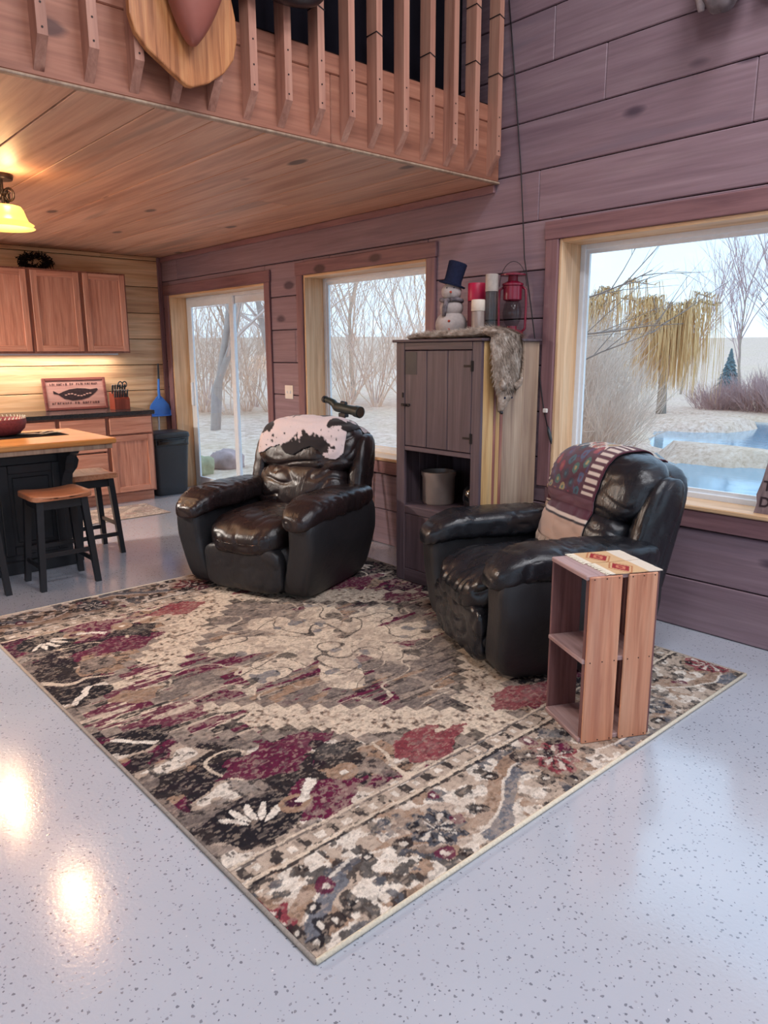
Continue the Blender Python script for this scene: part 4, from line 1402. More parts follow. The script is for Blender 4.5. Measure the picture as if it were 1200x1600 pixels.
# things on the cupboard top
ZU = ZT + .0165 + .0142
sm = thing('snowman_figure', 'cloth snowman in a dark top hat on the cupboard', 'figurine', (3.45, 3.235, ZU), R(215))
def ball(c, r, sq=.95): return MB().pillow(c, (r, r, r * sq), 2, 12)
ball((0, 0, .089), .098, .9).build('body', M['snow'], sm, smooth=True)
ball((0, 0, .19), .072, .85).build('chest', M['snow'], sm, smooth=True)
hd = ball((.005, 0, .285), .062, .9).build('head', M['snow'], sm, smooth=True)
Mt = Matrix.Translation((0, .0, .325)) @ Matrix.Rotation(R(-16), 4, 'X')
hat = MB().lathe([(.082, 0), (.084, .008), (.056, .014), (.053, .03), (.056, .10), (.058, .135), (.045, .142)], 24)
hat.v = [tuple(Mt @ Vector(p)) for p in hat.v]
hat.build('top_hat', M['navy'], sm, smooth='auto')
MB().tube([(.05, .0, .285), (.10, .012, .275)], [.010, .002], 8).build('nose', M['orange'], hd, smooth=True)
for s in (-1, 1): ball((.054, s * .02, .305), .006).build('eye', M['navy'], hd, smooth=True)
MB().tube([(.064 * math.cos(a), .064 * math.sin(a), .236 + .004 * math.sin(3 * a)) for a in np.linspace(0, 6.283, 25)], .014, 8).tube([(.06, -.02, .232), (.078, -.03, .19), (.075, -.035, .14)], [.014, .016, .012], 8).build('scarf', M['scarf'], sm, smooth=True)
for z, x in ((.06, .095), (.11, .095)): ball((x, 0, z), .008).build('button', M['orange'], sm, smooth=True)

rc = thing('red_jar_candle', 'tall red jar candle between the snowman and glass cylinder', 'candle', (3.50, 3.075, ZU))
MB().lathe([(.050, 0), (.053, .006), (.053, .22), (.048, .225)], 24).build('body', M['wax_dark'], rc, smooth='auto')
MB().lathe([(.053, .226), (.0535, .228), (.0535, .325), (.05, .33)], 24).build('upper_wax', M['wax_red'], rc, smooth='auto')
cc = thing('cream_jar_candle', 'short cream candle jar standing before the red jar candle', 'candle', (3.39, 2.965, ZU))
MB().lathe([(.034, 0), (.038, .004), (.038, .155), (.036, .158)], 24).build('jar', M['stone'], cc, smooth='auto')
MB().lathe([(.0385, .159), (.040, .161), (.040, .22), (.037, .224)], 24).build('lid', M['wax_cream'], cc, smooth='auto')
gc = thing('glass_cylinder', 'tall clear glass cylinder with frosted top beside the red lantern', 'vase', (3.46, 2.925, ZU))
MB().lathe([(.036, 0), (.036, .27), (.034, .27), (.034, .006)], 24).build('glass', M['jar'], gc, smooth='auto')
MB().lathe([(.037, .271), (.0375, .272), (.0375, .365), (.034, .368)], 24).build('cap', plain('frosted_cap', S(176, 164, 156), .5, .4), gc, smooth='auto')
ln = thing('red_lantern', 'red metal hurricane lantern on the cupboard by the wall', 'lantern', (3.56, 2.85, ZU), R(30))
MB().lathe([(.068, 0), (.072, .008), (.070, .035), (.055, .05), (.03, .055), (.03, .075)], 24).build('tank', M['red_enamel'], ln, smooth='auto')
MB().lathe([(.034, .076), (.052, .11), (.058, .15), (.048, .20), (.036, .215)], 20).build('globe', M['jar'], ln, smooth=True)
MB().lathe([(.040, .216), (.055, .225), (.055, .30), (.062, .305), (.062, .315), (.03, .33), (.028, .355), (.075, .36), (.075, .366), (.02, .38)], 24).build('chimney', M['red_enamel'], ln, smooth='auto')
for s in (-1, 1):
    MB().tube([(0, s * .05, .03), (0, s * .078, .06), (0, s * .08, .2), (0, s * .076, .28), (0, s * .05, .30)], .007, 8).build('side_tube', M['red_enamel'], ln, smooth=True)
MB().tube([(0, .078 * math.cos(a), .30 + .14 * math.sin(a)) for a in np.linspace(0, math.pi, 15)], .002, 6).build('bail', M['wire'], ln, smooth=True)

# fur pelt lying on the cupboard and hanging down its side
pl = thing('fur_pelt', 'grey and tan coyote pelt hanging head down over the cupboard side', 'pelt', (0, 0, .0142))
sec = [  # centre x, y, z, half width, half thickness, lift direction
    (3.235, 3.37, 1.528, .030, .010, 'z'), (3.240, 3.26, 1.536, .062, .018, 'z'), (3.243, 3.10, 1.538, .07, .020, 'z'), (3.245, 2.95, 1.540, .075, .022, 'z'),
    (3.26, 2.82, 1.544, .085, .026, 'z'), (3.285, 2.74, 1.552, .105, .032, 'zy'), (3.305, 2.682, 1.528, .122, .030, 'yz'), (3.312, 2.674, 1.46, .125, .026, 'y'),
    (3.312, 2.672, 1.36, .118, .026, 'y'), (3.310, 2.670, 1.28, .100, .026, 'y'), (3.300, 2.666, 1.235, .070, .030, 'y'), (3.288, 2.662, 1.20, .060, .032, 'y'), (3.272, 2.664, 1.165, .036, .028, 'y'), (3.258, 2.666, 1.130, .022, .022, 'y'), (3.252, 2.668, 1.112, .010, .012, 'y')]
g = []
for (x, y, z, w, h, d) in sec:
    nrm = {'z': Vector((0, 0, 1)), 'zy': Vector((0, -.5, .87)), 'yz': Vector((0, -.87, .5)), 'y': Vector((0, -1, 0))}[d]
    g.append([tuple(Vector((x, y, z)) + Vector((1, 0, 0)) * w * math.cos(a) + nrm * h * math.sin(a)) for a in np.linspace(0, 2 * math.pi, 21)])
mb = MB().grid(g)
furm = NT('coyote_fur')
v = furm.coords((1, 1, 1), rnd=False)
furm.col(furm.ramp(furm.noise(v, 16, 4, .7), [(.3, S(84, 70, 62)), (.48, S(150, 132, 118)), (.68, S(206, 192, 180))]))
M['fur'] = furm.set(.9, .1)
hidep = mb.build('hide', M['fur'], pl, smooth=True)
fb = MB(); rnd = random.Random(6)
def path(u):
    i = min(int(u), len(sec) - 2); f = u - i
    a, b = sec[i], sec[i + 1]
    c = Vector(a[:3]).lerp(Vector(b[:3]), f)
    dn = {'z': Vector((0, 0, 1)), 'zy': Vector((0, -.5, .87)), 'yz': Vector((0, -.87, .5)), 'y': Vector((0, -1, 0))}
    return c, a[3] * (1 - f) + b[3] * f, a[4] * (1 - f) + b[4] * f, dn[a[5]].lerp(dn[b[5]], f).normalized(), (Vector(b[:3]) - Vector(a[:3])).normalized()
for k in range(5200):
    u = rnd.uniform(.2, 10.3); a = rnd.uniform(-.25, math.pi + .25)
    c, w, h, nrm, tg = path(u)
    p = c + Vector((1, 0, 0)) * w * math.cos(a) + nrm * h * math.sin(a)
    out = (Vector((1, 0, 0)) * math.cos(a) * .8 + nrm * max(.1, math.sin(a))).normalized()
    L = rnd.uniform(.018, .036) * (1.3 if 4 < u < 8 else 1)
    tip = p + (out * .45 + tg * .8 * (-1 if u < 5 else 1) + Vector((rnd.gauss(0, .2), rnd.gauss(0, .2), rnd.gauss(0, .2)))) * L
    if u > 6.2: tip.y = min(tip.y, 2.70)
    sd_ = out.cross(tg).normalized() * .0016
    fb.add([p - sd_, p + sd_, tip], [(0, 1, 2)])
fb.build('fur', M['fur'], pl, kind='stuff', fix=False)
for s in (-1, 1):
    MB().tube([(3.295 + s * .05, 2.645, 1.245), (3.30 + s * .075, 2.632, 1.27), (3.305 + s * .09, 2.628, 1.30)], [.022, .018, .003], 8).build('ear', M['fur'], pl, smooth=True)
    ball((3.284 + s * .030, 2.636, 1.192), .006).build('eye', M['navy'], pl, smooth=True)
ball((3.250, 2.655, 1.110), .011).build('nose', M['leather_matte'], pl, smooth=True)

# ------------------------------------------------------------------ spotting scope on a tripod behind the brown recliner
sc = thing('spotting_scope', 'dark green spotting scope on a tripod by the middle window', 'scope', (3.47, 4.36, 0), R(-90))
def ax(x, z): return (x, 0, z)
MB().tube([ax(-.07, 1.055), ax(-.05, 1.055), ax(.04, 1.048), ax(.06, 1.046), ax(.16, 1.038), ax(.165, 1.036), ax(.215, 1.030), ax(.217, 1.03)], [.032, .036, .036, .033, .036, .042, .043, .036], 20).build('barrel', M['green_black'], sc, smooth='auto')
MB().tube([ax(-.07, 1.06), ax(-.10, 1.085), ax(-.15, 1.10), ax(-.19, 1.105)], [.03, .028, .024, .022], 16).build('eyepiece', M['green_black'], sc, smooth='auto')
MB().tube([ax(-.19, 1.105), ax(-.215, 1.107)], [.027, .027], 16).build('eyecup', M['plastic_black'], sc, smooth='auto')
MB().tube([ax(.2165, 1.030), ax(.2175, 1.030)], [.034, .034], 16).build('lens', plain('scope_lens', S(20, 26, 34), .05, .8), sc)
MB().tube([ax(.0, 1.09), ax(.05, 1.085)], [.016, .016], 10).build('focus_knob', M['plastic_black'], sc, smooth='auto')
MB().tube([ax(.02, 1.02), ax(.02, .80)], [.016, .014], 10).box(-.02, .06, -.02, .02, .985, 1.015, .004).build('column', M['plastic_black'], sc, smooth='auto')
for a in (80, 200, 320):
    MB().tube([(.02 + .02 * math.cos(R(a)), .02 * math.sin(R(a)), .90), (.02 + .17 * math.cos(R(a)), .17 * math.sin(R(a)), .006)], [.012, .009], 8).build('leg', M['plastic_black'], sc, smooth='auto')

# ------------------------------------------------------------------ wall bits
cd = thing('hanging_cord', 'thin black cord hanging down the wall to a plug', 'cord')
pts = [(3.690, 3.046, 3.42), (3.6885, 3.0, 3.1), (3.689, 2.96, 2.798), (3.688, 2.918, 2.48), (3.674, 2.876, 2.156), (3.672, 2.86, 2.0), (3.674, 2.80, 1.716), (3.672, 2.735, 1.4), (3.672, 2.68, 1.13), (3.665, 2.64, 1.02)]
MB().tube(pts, .0035, 6).build('wire', M['wire'], cd, smooth=True)
MB().tube([(3.664, 2.636, 1.02), (3.660, 2.622, .985), (3.656, 2.605, .945), (3.655, 2.60, .92)], [.006, .011, .009, .004], 8).build('plug', M['plastic_black'], cd, smooth=True)
MB().box(3.660, 3.676, 2.648, 2.676, 1.10, 1.125, .003).build('tag', M['white_plate'], cd, fix=False)

sw = thing('light_switch', 'white double light switch plate between sliding door and window', 'switch', (XW, 5.37, 1.125))
MB().box(-.006, 0, -.06, .06, -.058, .058, .003).build('plate', M['white_plate'], sw, fix=False)
for s in (-1, 1):
    MB().box(-.012, -.006, s * .025 - .005, s * .025 + .005, -.012, .012, .002).build('toggle', M['vinyl'], sw, fix=False)

# barn-board sign leaning in the big window
sg = thing('sill_sign', 'grey barn board sign with dark lettering leaning on the big window sill', 'sign', (3.716, 1.30, .6775))
Ms = Matrix.Rotation(R(12), 4, 'Y')
poly = [(-.22, 0), (.135, 0), (.128, .05), (.137, .09), (.122, .16), (.112, .25), (.098, .30), (.092, .38), (-.22, .38)]
bd_ = MB(); bd_.prism(poly, 0, .018, 'x', Ms)
bd_.build('board', M['sill_sign'], sg)
for body, zc, sz, yy in (('DEEP', .035, .068, .118), ('TO', .115, .068, .113), ('BE', .195, .060, .104), ('T', .27, .05, .088)):
    me = text_mesh(body, sz, .0008, 'LEFT')
    o = mobj('lettering', me, plain('lettering_dark', S(54, 40, 44), .8, .2), sg)
    o.matrix_local = Ms @ Matrix.Translation((-.001, yy, zc)) @ Matrix(((0, 0, -1, 0), (-1, 0, 0, 0), (0, 1, 0, 0), (0, 0, 0, 1)))

# grey fur mount high on the wall
fm = thing('fur_mount', 'grey furry animal mount hung high on the right wall', 'mount', (3.60, 1.76, 3.05))
def fz(q, nr): return q + nr * .012 * noise.noise(q * 20)
MB().pillow((0, 0, .10), (.09, .10, .21), 2.4, 14, fz).build('neck', plain('grey_fur', S(126, 116, 118), .95, .1, var=.35, sc=14, bump=.5), fm, smooth=True)
for s in (-1, 1):
    MB().tube([(-.02, s * .085, .20), (-.03, s * .09, .05), (-.02, s * .075, -.085)], [.035, .038, .014], 10).build('leg', plain('pale_fur', S(176, 164, 164), .95, .1, var=.25, sc=20, bump=.4), fm, smooth=True)
fm2 = thing('small_mount', 'small pale mount hung beside the grey furry mount', 'mount', (3.655, 1.545, 3.02))
MB().pillow((0, 0, .06), (.04, .075, .11), 3, 10, fz).build('body', plain('pale_fur2', S(168, 162, 166), .95, .1, var=.2, sc=20, bump=.4), fm2, smooth=True)

# ------------------------------------------------------------------ loft railing
rl = thing('loft_railing', 'row of upright pine balusters fixed to the loft edge', 'railing')
bxs = [-.02, .16, .345, .53, .71, .89, 1.074, 1.259, 1.437, 1.613, 1.783, 1.96, 2.142, 2.33, 2.513, 2.69, 2.874, 3.062, 3.243, 3.418, 3.613]
tied = {2.33: 3.0, 2.69: 2.98, 3.062: 2.975, 3.243: 3.3, 3.418: 3.02, 3.613: 3.0}
rnd = random.Random(3)
for x in bxs:
    ya, yb = YL - .095, YL - .0205
    poly = [(yb, 2.475), (yb, 3.78), (ya, 3.78), (ya, 2.575)]
    x0 = x - .038
    b = MB().prism(poly, x0, x0 + .038, 'x').build('baluster', M['baluster'], rl)
    mb = MB()
    for z in (2.60, 2.68, 2.78):
        mb.tube([(x0 + .019, ya - .0012, z), (x0 + .019, ya + .003, z)], .0042, 8)
    mb.build('screws', M['screw'], b, fix=False)
    if x in tied:
        for z in ([tied[x]] + ([3.30] if x in (3.418, 3.613) else [])):
            MB().tube([(x0 - .002, yb, z + .004), (x0 - .002, ya - .002, z + .008), (x0 + .04, ya - .002, z - .006), (x0 + .04, yb, z)], .0028, 5).build('wire_tie', M['wire'], b, fix=False)
box_obj('handrail', M['baluster'], (-.1, XW - .004, YL - .10, YL - .012, 3.78, 3.82), .005, rl)
cu = []  # dark folded sheet standing in for the shade of the unlit loft
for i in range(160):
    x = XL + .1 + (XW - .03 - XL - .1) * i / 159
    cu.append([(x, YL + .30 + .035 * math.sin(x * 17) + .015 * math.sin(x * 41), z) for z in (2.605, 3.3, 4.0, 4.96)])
cur = tag(MB().grid(cu).build('loft_dark_sheet', plain('loft_shade_navy', S(24, 22, 30), .95, .1, var=.2, sc=6), smooth=True, fix=False), 'dark navy curtain added to darken the unlit loft behind the balusters', 'sheet')
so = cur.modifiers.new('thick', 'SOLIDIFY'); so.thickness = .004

# plaque with mounted form, hung on the balusters
pq = thing('trophy_plaque', 'shield-shaped oak plaque with a smooth brown mounted form on the loft railing', 'plaque')
poly = [(1.625, 2.515), (1.70, 2.545), (1.775, 2.60), (1.822, 2.66), (1.842, 2.74), (1.838, 2.82), (1.815, 2.92), (1.77, 3.02), (1.70, 3.10), (1.61, 3.13), (1.52, 3.10), (1.44, 3.02), (1.395, 2.92), (1.372, 2.80), (1.372, 2.72), (1.392, 2.66), (1.44, 2.61), (1.53, 2.555), (1.60, 2.515)]
b = MB().prism(poly, YL - .128, YL - .0965, 'y').build('board', M['plaque'], pq)
bv = b.modifiers.new('bev', 'BEVEL'); bv.width = .006; bv.segments = 2
def tng(q, nr):
    k = max(0, min(1, (q.z - 2.66) / .34))
    s = .30 + .75 * k ** .75
    return Vector((1.612 + (q.x - 1.612) * s + .02 * (k - .3), q.y, q.z))
MB().pillow((1.612, YL - .185, 2.92), (.155, .075, .275), 2.5, 18, tng).build('mounted_form', M['mount_brown'], pq, smooth=True)
dk = thing('dark_mount', 'dark glossy rounded form hung on the loft rail beside the plaque', 'mount')
MB().pillow((2.06, YL - .165, 3.06), (.235, .07, .135), 2.2, 14).build('body', M['mount_dark'], dk, smooth=True)

# ------------------------------------------------------------------ kitchen
def panel_door(parent, name, x0, x1, y, z0, z1, st=.055, panel=True):
    """framed cabinet front facing -Y; y = front plane"""
    if not panel:
        return box_obj(name, M['oak_x'], (x0, x1, y, y + .019, z0, z1), .006, parent)
    f = box_obj(name, M['oak'], (x0 + st - .002, x1 - st + .002, y + .012, y + .018, z0 + st - .002, z1 - st + .002), .002, parent)
    for a, b in ((x0, x0 + st), (x1 - st, x1)): box_obj('stile', M['oak'], (a, b, y, y + .019, z0, z1), .003, f)
    for a, b in ((z0, z0 + st), (z1 - st, z1)): box_obj('rail', M['oak_x'], (x0 + st, x1 - st, y, y + .019, a, b), .003, f)
    return f
UY = 7.36
desc = ['oak wall cabinet with a framed door, at the end nearest the sliding door', 'oak wall cabinet with a framed door, second from the sliding door', 'oak wall cabinet with a framed door, third from the sliding door']
for k, (a, b) in enumerate(((2.715, 3.155), (2.245, 2.713), (1.72, 2.243))):
    c = thing('wall_cabinet', desc[k], 'cabinet', group='oak wall cabinets')
    MB().box(a, b, UY + .02, YB - .002, 1.462, 2.222, .002).build('body', M['oak'], c, fix=False)
    MB().box(a, a + .03, UY + .001, UY + .02, 1.462, 2.222).box(b - .03, b, UY + .001, UY + .02, 1.462, 2.222).box(a + .03, b - .03, UY + .001, UY + .02, 1.462, 1.49).box(a + .03, b - .03, UY + .001, UY + .02, 2.19, 2.222).build('face_frame', M['oak_frame'], c, fix=False)
    panel_door(c, 'door', a + .018, b - .018, UY - .019, 1.478, 2.206)
BY = 7.07
def base_cab(a, b, label, kind):
    c = thing('base_cabinet', label, 'cabinet', group='oak base cabinets')
    MB().box(a, b, BY + .02, YB - .002, .10, .868, .002).build('body', M['oak'], c, fix=False)
    MB().box(a + .0, b, BY + .075, YB - .05, 0, .10).build('toe_kick', M['oak_x'], c, fix=False)
    MB().box(a, a + .03, BY + .001, BY + .02, .10, .868).box(b - .03, b, BY + .001, BY + .02, .10, .868).box(a + .03, b - .03, BY + .001, BY + .02, .10, .13).box(a + .03, b - .03, BY + .001, BY + .02, .845, .868).box(a + .03, b - .03, BY + .001, BY + .02, .665, .69).build('face_frame', M['oak_frame'], c, fix=False)
    if kind == 'door':
        panel_door(c, 'drawer', a + .018, b - .018, BY - .019, .688, .852, panel=False)
        panel_door(c, 'door', a + .018, b - .018, BY - .019, .116, .672)
    else:
        for z0, z1 in ((.688, .852), (.535, .672), (.33, .52), (.116, .315)):
            panel_door(c, 'drawer', a + .018, b - .018, BY - .019, z0, z1, panel=False)
base_cab(2.745, 3.205, 'oak base cabinet with one drawer over a framed door, beside the black bin', 'door')
base_cab(2.285, 2.743, 'oak base cabinet with a stack of four drawers, behind the island', 'drawers')
base_cab(1.60, 2.283, 'oak base cabinet hidden behind the island, left of the drawer stack', 'door')
ct = tag(box_obj('countertop', M['counter'], (1.59, 3.225, BY - .03, YB - .001, .868, .908), .006), 'black laminate countertop over the oak base cabinets', 'countertop')

# framed carved sign
fs = thing('carved_sign', 'framed carved wooden sign with a dark fish, leaning on the counter', 'sign', (2.675, 7.60, .9085))
Mt = Matrix.Rotation(R(-10), 4, 'X')
def bxm(name, mat, b, c=.002, par=fs): return box_obj(name, mat, b, c, par, Mt)
bxm('board', M['signwood'], (-.285, .285, .0, .010, .015, .30))
for b in ((-.31, -.28, -.010, .014, 0, .32), (.28, .31, -.010, .014, 0, .32)): bxm('frame_side', M['frame_dark'], b, .004)
for b in ((-.28, .28, -.010, .014, 0, .028), (-.28, .28, -.010, .014, .292, .32)): bxm('frame_rail', M['frame_dark'], b, .004)
fish = [(-.215, .165), (-.17, .155), (-.12, .115), (-.04, .095), (.05, .10), (.12, .12), (.17, .15), (.225, .195), (.215, .21), (.15, .20), (.10, .21), (.02, .215), (-.06, .205), (-.12, .185), (-.165, .165), (-.215, .195)]
fsh = MB(); fsh.prism(fish, -.003, .0, 'y', Mt); fsh.build('fish', plain('burnt_carving', S(46, 32, 36), .8, .2, var=.3, sc=40), fs)
fl_ = MB()
for k in range(9):
    x = -.11 + .03 * k
    fl_.box(x, x + .022, -.0045, -.0028, .145 + .012 * math.sin(k), .155 + .012 * math.sin(k), 0, Mt)
fl_.build('fish_highlights', M['signwood'], fs, fix=False)
lm = MB(); rnd = random.Random(15)
for row, z, n in ((0, .245, 22), (1, .058, 19)):
    for k in range(n):
        x = -.24 + .47 * k / n
        if k in (8, 11): continue
        h = .022
        lm.box(x, x + .0035, -.0025, 0, z, z + h, 0, Mt)
        if rnd.random() < .7: lm.box(x + .004, x + .012, -.0025, 0, z + h - .004, z + h, 0, Mt)
        if rnd.random() < .6: lm.box(x + .004, x + .011, -.0025, 0, z + h * .45, z + h * .45 + .003, 0, Mt)
        if rnd.random() < .5: lm.box(x + .011, x + .0145, -.0025, 0, z, z + h, 0, Mt)
lm.build('lettering', plain('burnt_lettering', S(72, 48, 50), .8, .2), fs, fix=False)

# knife block
kb = thing('knife_block', 'red-brown wooden knife block full of black handled knives', 'knife block', (3.03, 7.42, .9085))
Mk = Matrix.Rotation(R(18), 4, 'X')
blk = MB(); blk.prism([(-.075, .0), (.06, .0), (.06, .17), (-.02, .15), (-.075, .10)], -.08, .075, 'x')
blk.build('block', M['knife_block'], kb)
for r_ in range(2):
    for k in range(6):
        x = -.065 + .025 * k; y = -.045 + .06 * r_; z = .125 + .03 * r_
        h = MB()
        h.box(-.008, .008, -.007, .007, 0, .105 if r_ else .085, .003)
        h.v = [tuple(Vector((x, y, z - .012)) + (Mk.to_3x3() @ Vector(p))) for p in h.v]
        o = h.build('knife_handle', M['plastic_black'], kb, fix=False)
        bolster = MB().box(-.0085, .0085, -.0075, .0075, .10 if r_ else .08, .108 if r_ else .088, .002)
        bolster.v = [tuple(Vector((x, y, z - .012)) + (Mk.to_3x3() @ Vector(p))) for p in bolster.v]
        bolster.build('rivet_cap', M['steel'], o, fix=False)
sc_ = MB()
for s in (-1, 1): sc_.tube([(.05 + .022 * math.cos(a) + s * .022 - .02, -.03 , .245 + .028 * math.sin(a)) for a in np.linspace(0, 6.283, 15)], .006, 6)
sc_.tube([(.05, -.03, .22), (.045, -.03, .14)], .006, 6)
sc_.build('shears', M['plastic_black'], kb, smooth=True)

# dustpan and broom by the corner
dp = thing('dustpan', 'blue dustpan hung on the back wall beside the countertop', 'dustpan', (3.565, 7.648, .79))
poly = [(-.125, .0), (.125, .0), (.125, .03), (.105, .12), (.05, .185), (.022, .215), (-.022, .215), (-.05, .185), (-.105, .12), (-.125, .03)]
MB().prism(poly, .0, .012, 'y').box(-.125, .125, -.035, .012, 0, .012, .003).box(-.125, -.115, -.03, .01, .0, .06, .002).box(.115, .125, -.03, .01, 0, .06, .002).build('pan', M['blue'], dp)
MB().tube([(0, .006, .19), (0, .004, .30), (0.005, .0, .40)], [.017, .013, .012], 12).build('handle', M['blue'], dp, smooth='auto')
MB().tube([(.005, .0, .40), (.012, .004, .56)], [.011, .009], 10).build('grip', M['plastic_black'], dp, smooth='auto')
br = thing('broom', 'broom with a pale blue pole leaning behind the black bin', 'broom', (3.50, 7.60, .0))
MB().tube([(0, 0, .12), (.035, .035, .80)], [.012, .011], 10).build('pole', M['pole'], br, smooth='auto')
MB().prism([(-.13, 0), (.13, 0), (.10, .12), (.02, .15), (-.02, .15), (-.10, .12)], -.025, .025, 'y').build('head', M['blue'], br)

# bin
bn = thing('waste_bin', 'black plastic waste bin with liner beside the oak base cabinet', 'bin', (3.445, 7.325, 0))
def ring(hx, hy, z, r=.05, n=6):
    pts = []
    for (cx, cy, a0) in ((hx - r, hy - r, 0), (-hx + r, hy - r, 90), (-hx + r, -hy + r, 180), (hx - r, -hy + r, 270)):
        for k in range(n): pts.append((cx + r * math.cos(R(a0 + 90 * k / (n - 1))), cy + r * math.sin(R(a0 + 90 * k / (n - 1))), z))
    return pts
def loft(rings, capb=True, capt=True):
    mb = MB(); n = len(rings[0])
    for r_ in rings: mb.v += r_
    for i in range(len(rings) - 1):
        for k in range(n):
            k2 = (k + 1) % n
            mb.f.append((i * n + k, i * n + k2, (i + 1) * n + k2, (i + 1) * n + k))
    if capb: mb.f.append(tuple(range(n))[::-1])
    if capt: mb.f.append(tuple((len(rings) - 1) * n + k for k in range(n)))
    return mb
loft([ring(.165, .14, 0), ring(.17, .145, .02), ring(.195, .17, .53)]).build('body', M['plastic_black'], bn, smooth='auto')
rr = []
for q in range(6):
    rg = ring(.2, .175, .52 + .016 * q)
    rr.append([(x * (1 + .03 * noise.noise(Vector((x * 20, y * 20, q * .6)))), y * (1 + .05 * noise.noise(Vector((x * 22, y * 22, q * .5 + 4)))), z) for x, y, z in rg])
loft(rr).build('liner', M['bag'], bn, smooth=True)
loft([ring(.205, .18, .60), ring(.21, .185, .61), ring(.205, .18, .645), ring(.19, .165, .658)]).build('lid', M['plastic_black'], bn, smooth='auto')
MB().tube([(-.13, -.178, .575), (-.12, -.20, .575), (.12, -.20, .575), (.13, -.178, .575)], .008, 8).build('handle', M['plastic_black'], bn, smooth=True)

# dark wreath on the wall cabinets
wn = MB(); rnd = random.Random(8)
for k in range(420):
    a = rnd.uniform(0, 6.283); p = Vector((.11 * math.cos(a) + rnd.gauss(0, .02), rnd.gauss(0, .03), .075 + .055 * math.sin(a) + rnd.gauss(0, .012)))
    d = Vector((rnd.gauss(0, 1), rnd.gauss(0, .5), rnd.gauss(0, 1))).normalized() * rnd.uniform(.02, .05)
    if (p - d * .5).z < .004 or (p + d).z < .004: continue
    wn.tube([p - d * .5, p, p + d], [.004, .005, .001], 4)
wn.box(-.08, .08, -.03, .03, 0.0, .02, .004)
wr_ = tag(wn.build('dried_wreath', M['hat'], fix=False), 'dark dried twig bundle on top of the oak wall cabinets', 'wreath')
wr_.location = (2.38, 7.53, 2.2225)

# island
il = thing('kitchen_island', 'black kitchen island with a thick wooden top', 'island')
IX0, IX1, IY0, IY1 = .25, 1.95, 4.87, 5.78
box_obj('top', M['butcher'], (IX0, IX1, IY0, IY1, .868, .905), .008, il)
box_obj('apron', M['side_grey'], (IX0 + .02, IX1 - .025, IY0 + .02, IY1 - .02, .835, .868), .004, il)
MB().box(.35, 1.72, 5.22, 5.74, .02, .835, .003).box(.33, 1.745, 5.2, 5.76, 0, .09, .006).box(.33, 1.74, 5.205, 5.755, .79, .835, .004).build('body', M['black_paint'], il, fix=False)
for (a, b) in ((.40, .80), (.84, 1.24), (1.28, 1.68)):
    f = MB().box(a, a + .06, 5.203, 5.22, .13, .74, .004).box(b - .06, b, 5.203, 5.22, .13, .74, .004).box(a + .06, b - .06, 5.203, 5.22, .13, .19, .004).box(a + .06, b - .06, 5.203, 5.22, .68, .74, .004).build('front_panel', M['black_paint'], il, fix=False)
    box_obj('raised_field', M['black_paint'], (a + .085, b - .085, 5.208, 5.22, .215, .655), .008, f)
cpoly = [(5.2, .835), (4.95, .835), (4.95, .815), (5.02, .79), (5.06, .74), (5.07, .70), (5.12, .66), (5.165, .60), (5.18, .54), (5.2, .50)]
for x in (.40, 1.02, 1.665):
    MB().prism(cpoly, x, x + .055, 'x').build('corbel', M['black_paint'], il)
epoly = [(1.72, .835), (1.88, .835), (1.88, .82), (1.835, .80), (1.80, .765), (1.815, .73), (1.80, .68), (1.765, .64), (1.755, .56), (1.72, .52)]
MB().prism(epoly, 5.235, 5.285, 'y').build('corbel', M['black_paint'], il)
MB().prism(epoly, 5.66, 5.71, 'y').build('corbel', M['black_paint'], il)

bw = thing('woven_bowl', 'maroon woven bowl on the kitchen island', 'bowl', (1.40, 5.53, .9075))
prof = [(.085, 0), (.13, .012), (.165, .05), (.178, .09), (.175, .115), (.165, .118), (.160, .10), (.12, .03), (.03, .02)]
MB().lathe(prof, 30).build('body', M['maroon_bowl'], bw, smooth=True)
rm = MB()
for k in range(40):
    a = k * math.pi / 20
    rm.tube([(.17 * math.cos(a), .17 * math.sin(a), .116), (.174 * math.cos(a + .04), .174 * math.sin(a + .04), .132)], [.005, .003], 5)
rm.build('stitched_rim', M['cream_cloth'], bw, fix=False)
tb = tag(box_obj('table_runner', plain('black_runner', S(32, 30, 32), .9, .1, sc=80, bump=.3), (.5, 1.78, 5.28, 5.62, .905, .9075), .001), 'dark cloth runner lying along the kitchen island top', 'cloth')
ft = thing('feather_bundle', 'bundle of cream feathers on the dark island runner', 'feathers', (1.71, 5.40, .9078))
rnd = random.Random(12)
for k in range(9):
    a = R(rnd.uniform(-30, 40) + (180 if k > 6 else 0)); L = rnd.uniform(.10, .19)
    d = Vector((math.cos(a), math.sin(a), rnd.uniform(.02, .14))); s = Vector((-d.y, d.x, 0)) * .014
    p = Vector((rnd.uniform(-.1, .0), rnd.uniform(-.03, .05), .004))
    MB().add([p, p + d * L * .35 + s, p + d * L * .8 + s * .7, p + d * L, p + d * L * .8 - s * .7, p + d * L * .35 - s, p + d * L * .5 + Vector((0, 0, .006)), p + d * L * .5 - Vector((0, 0, .001))],
             [(0, 1, 6), (1, 2, 6), (2, 3, 6), (3, 4, 6), (4, 5, 6), (5, 0, 6), (1, 0, 7), (2, 1, 7), (3, 2, 7), (4, 3, 7), (5, 4, 7), (0, 5, 7)]).build('feather', M['cream_cloth'], ft, fix=False)

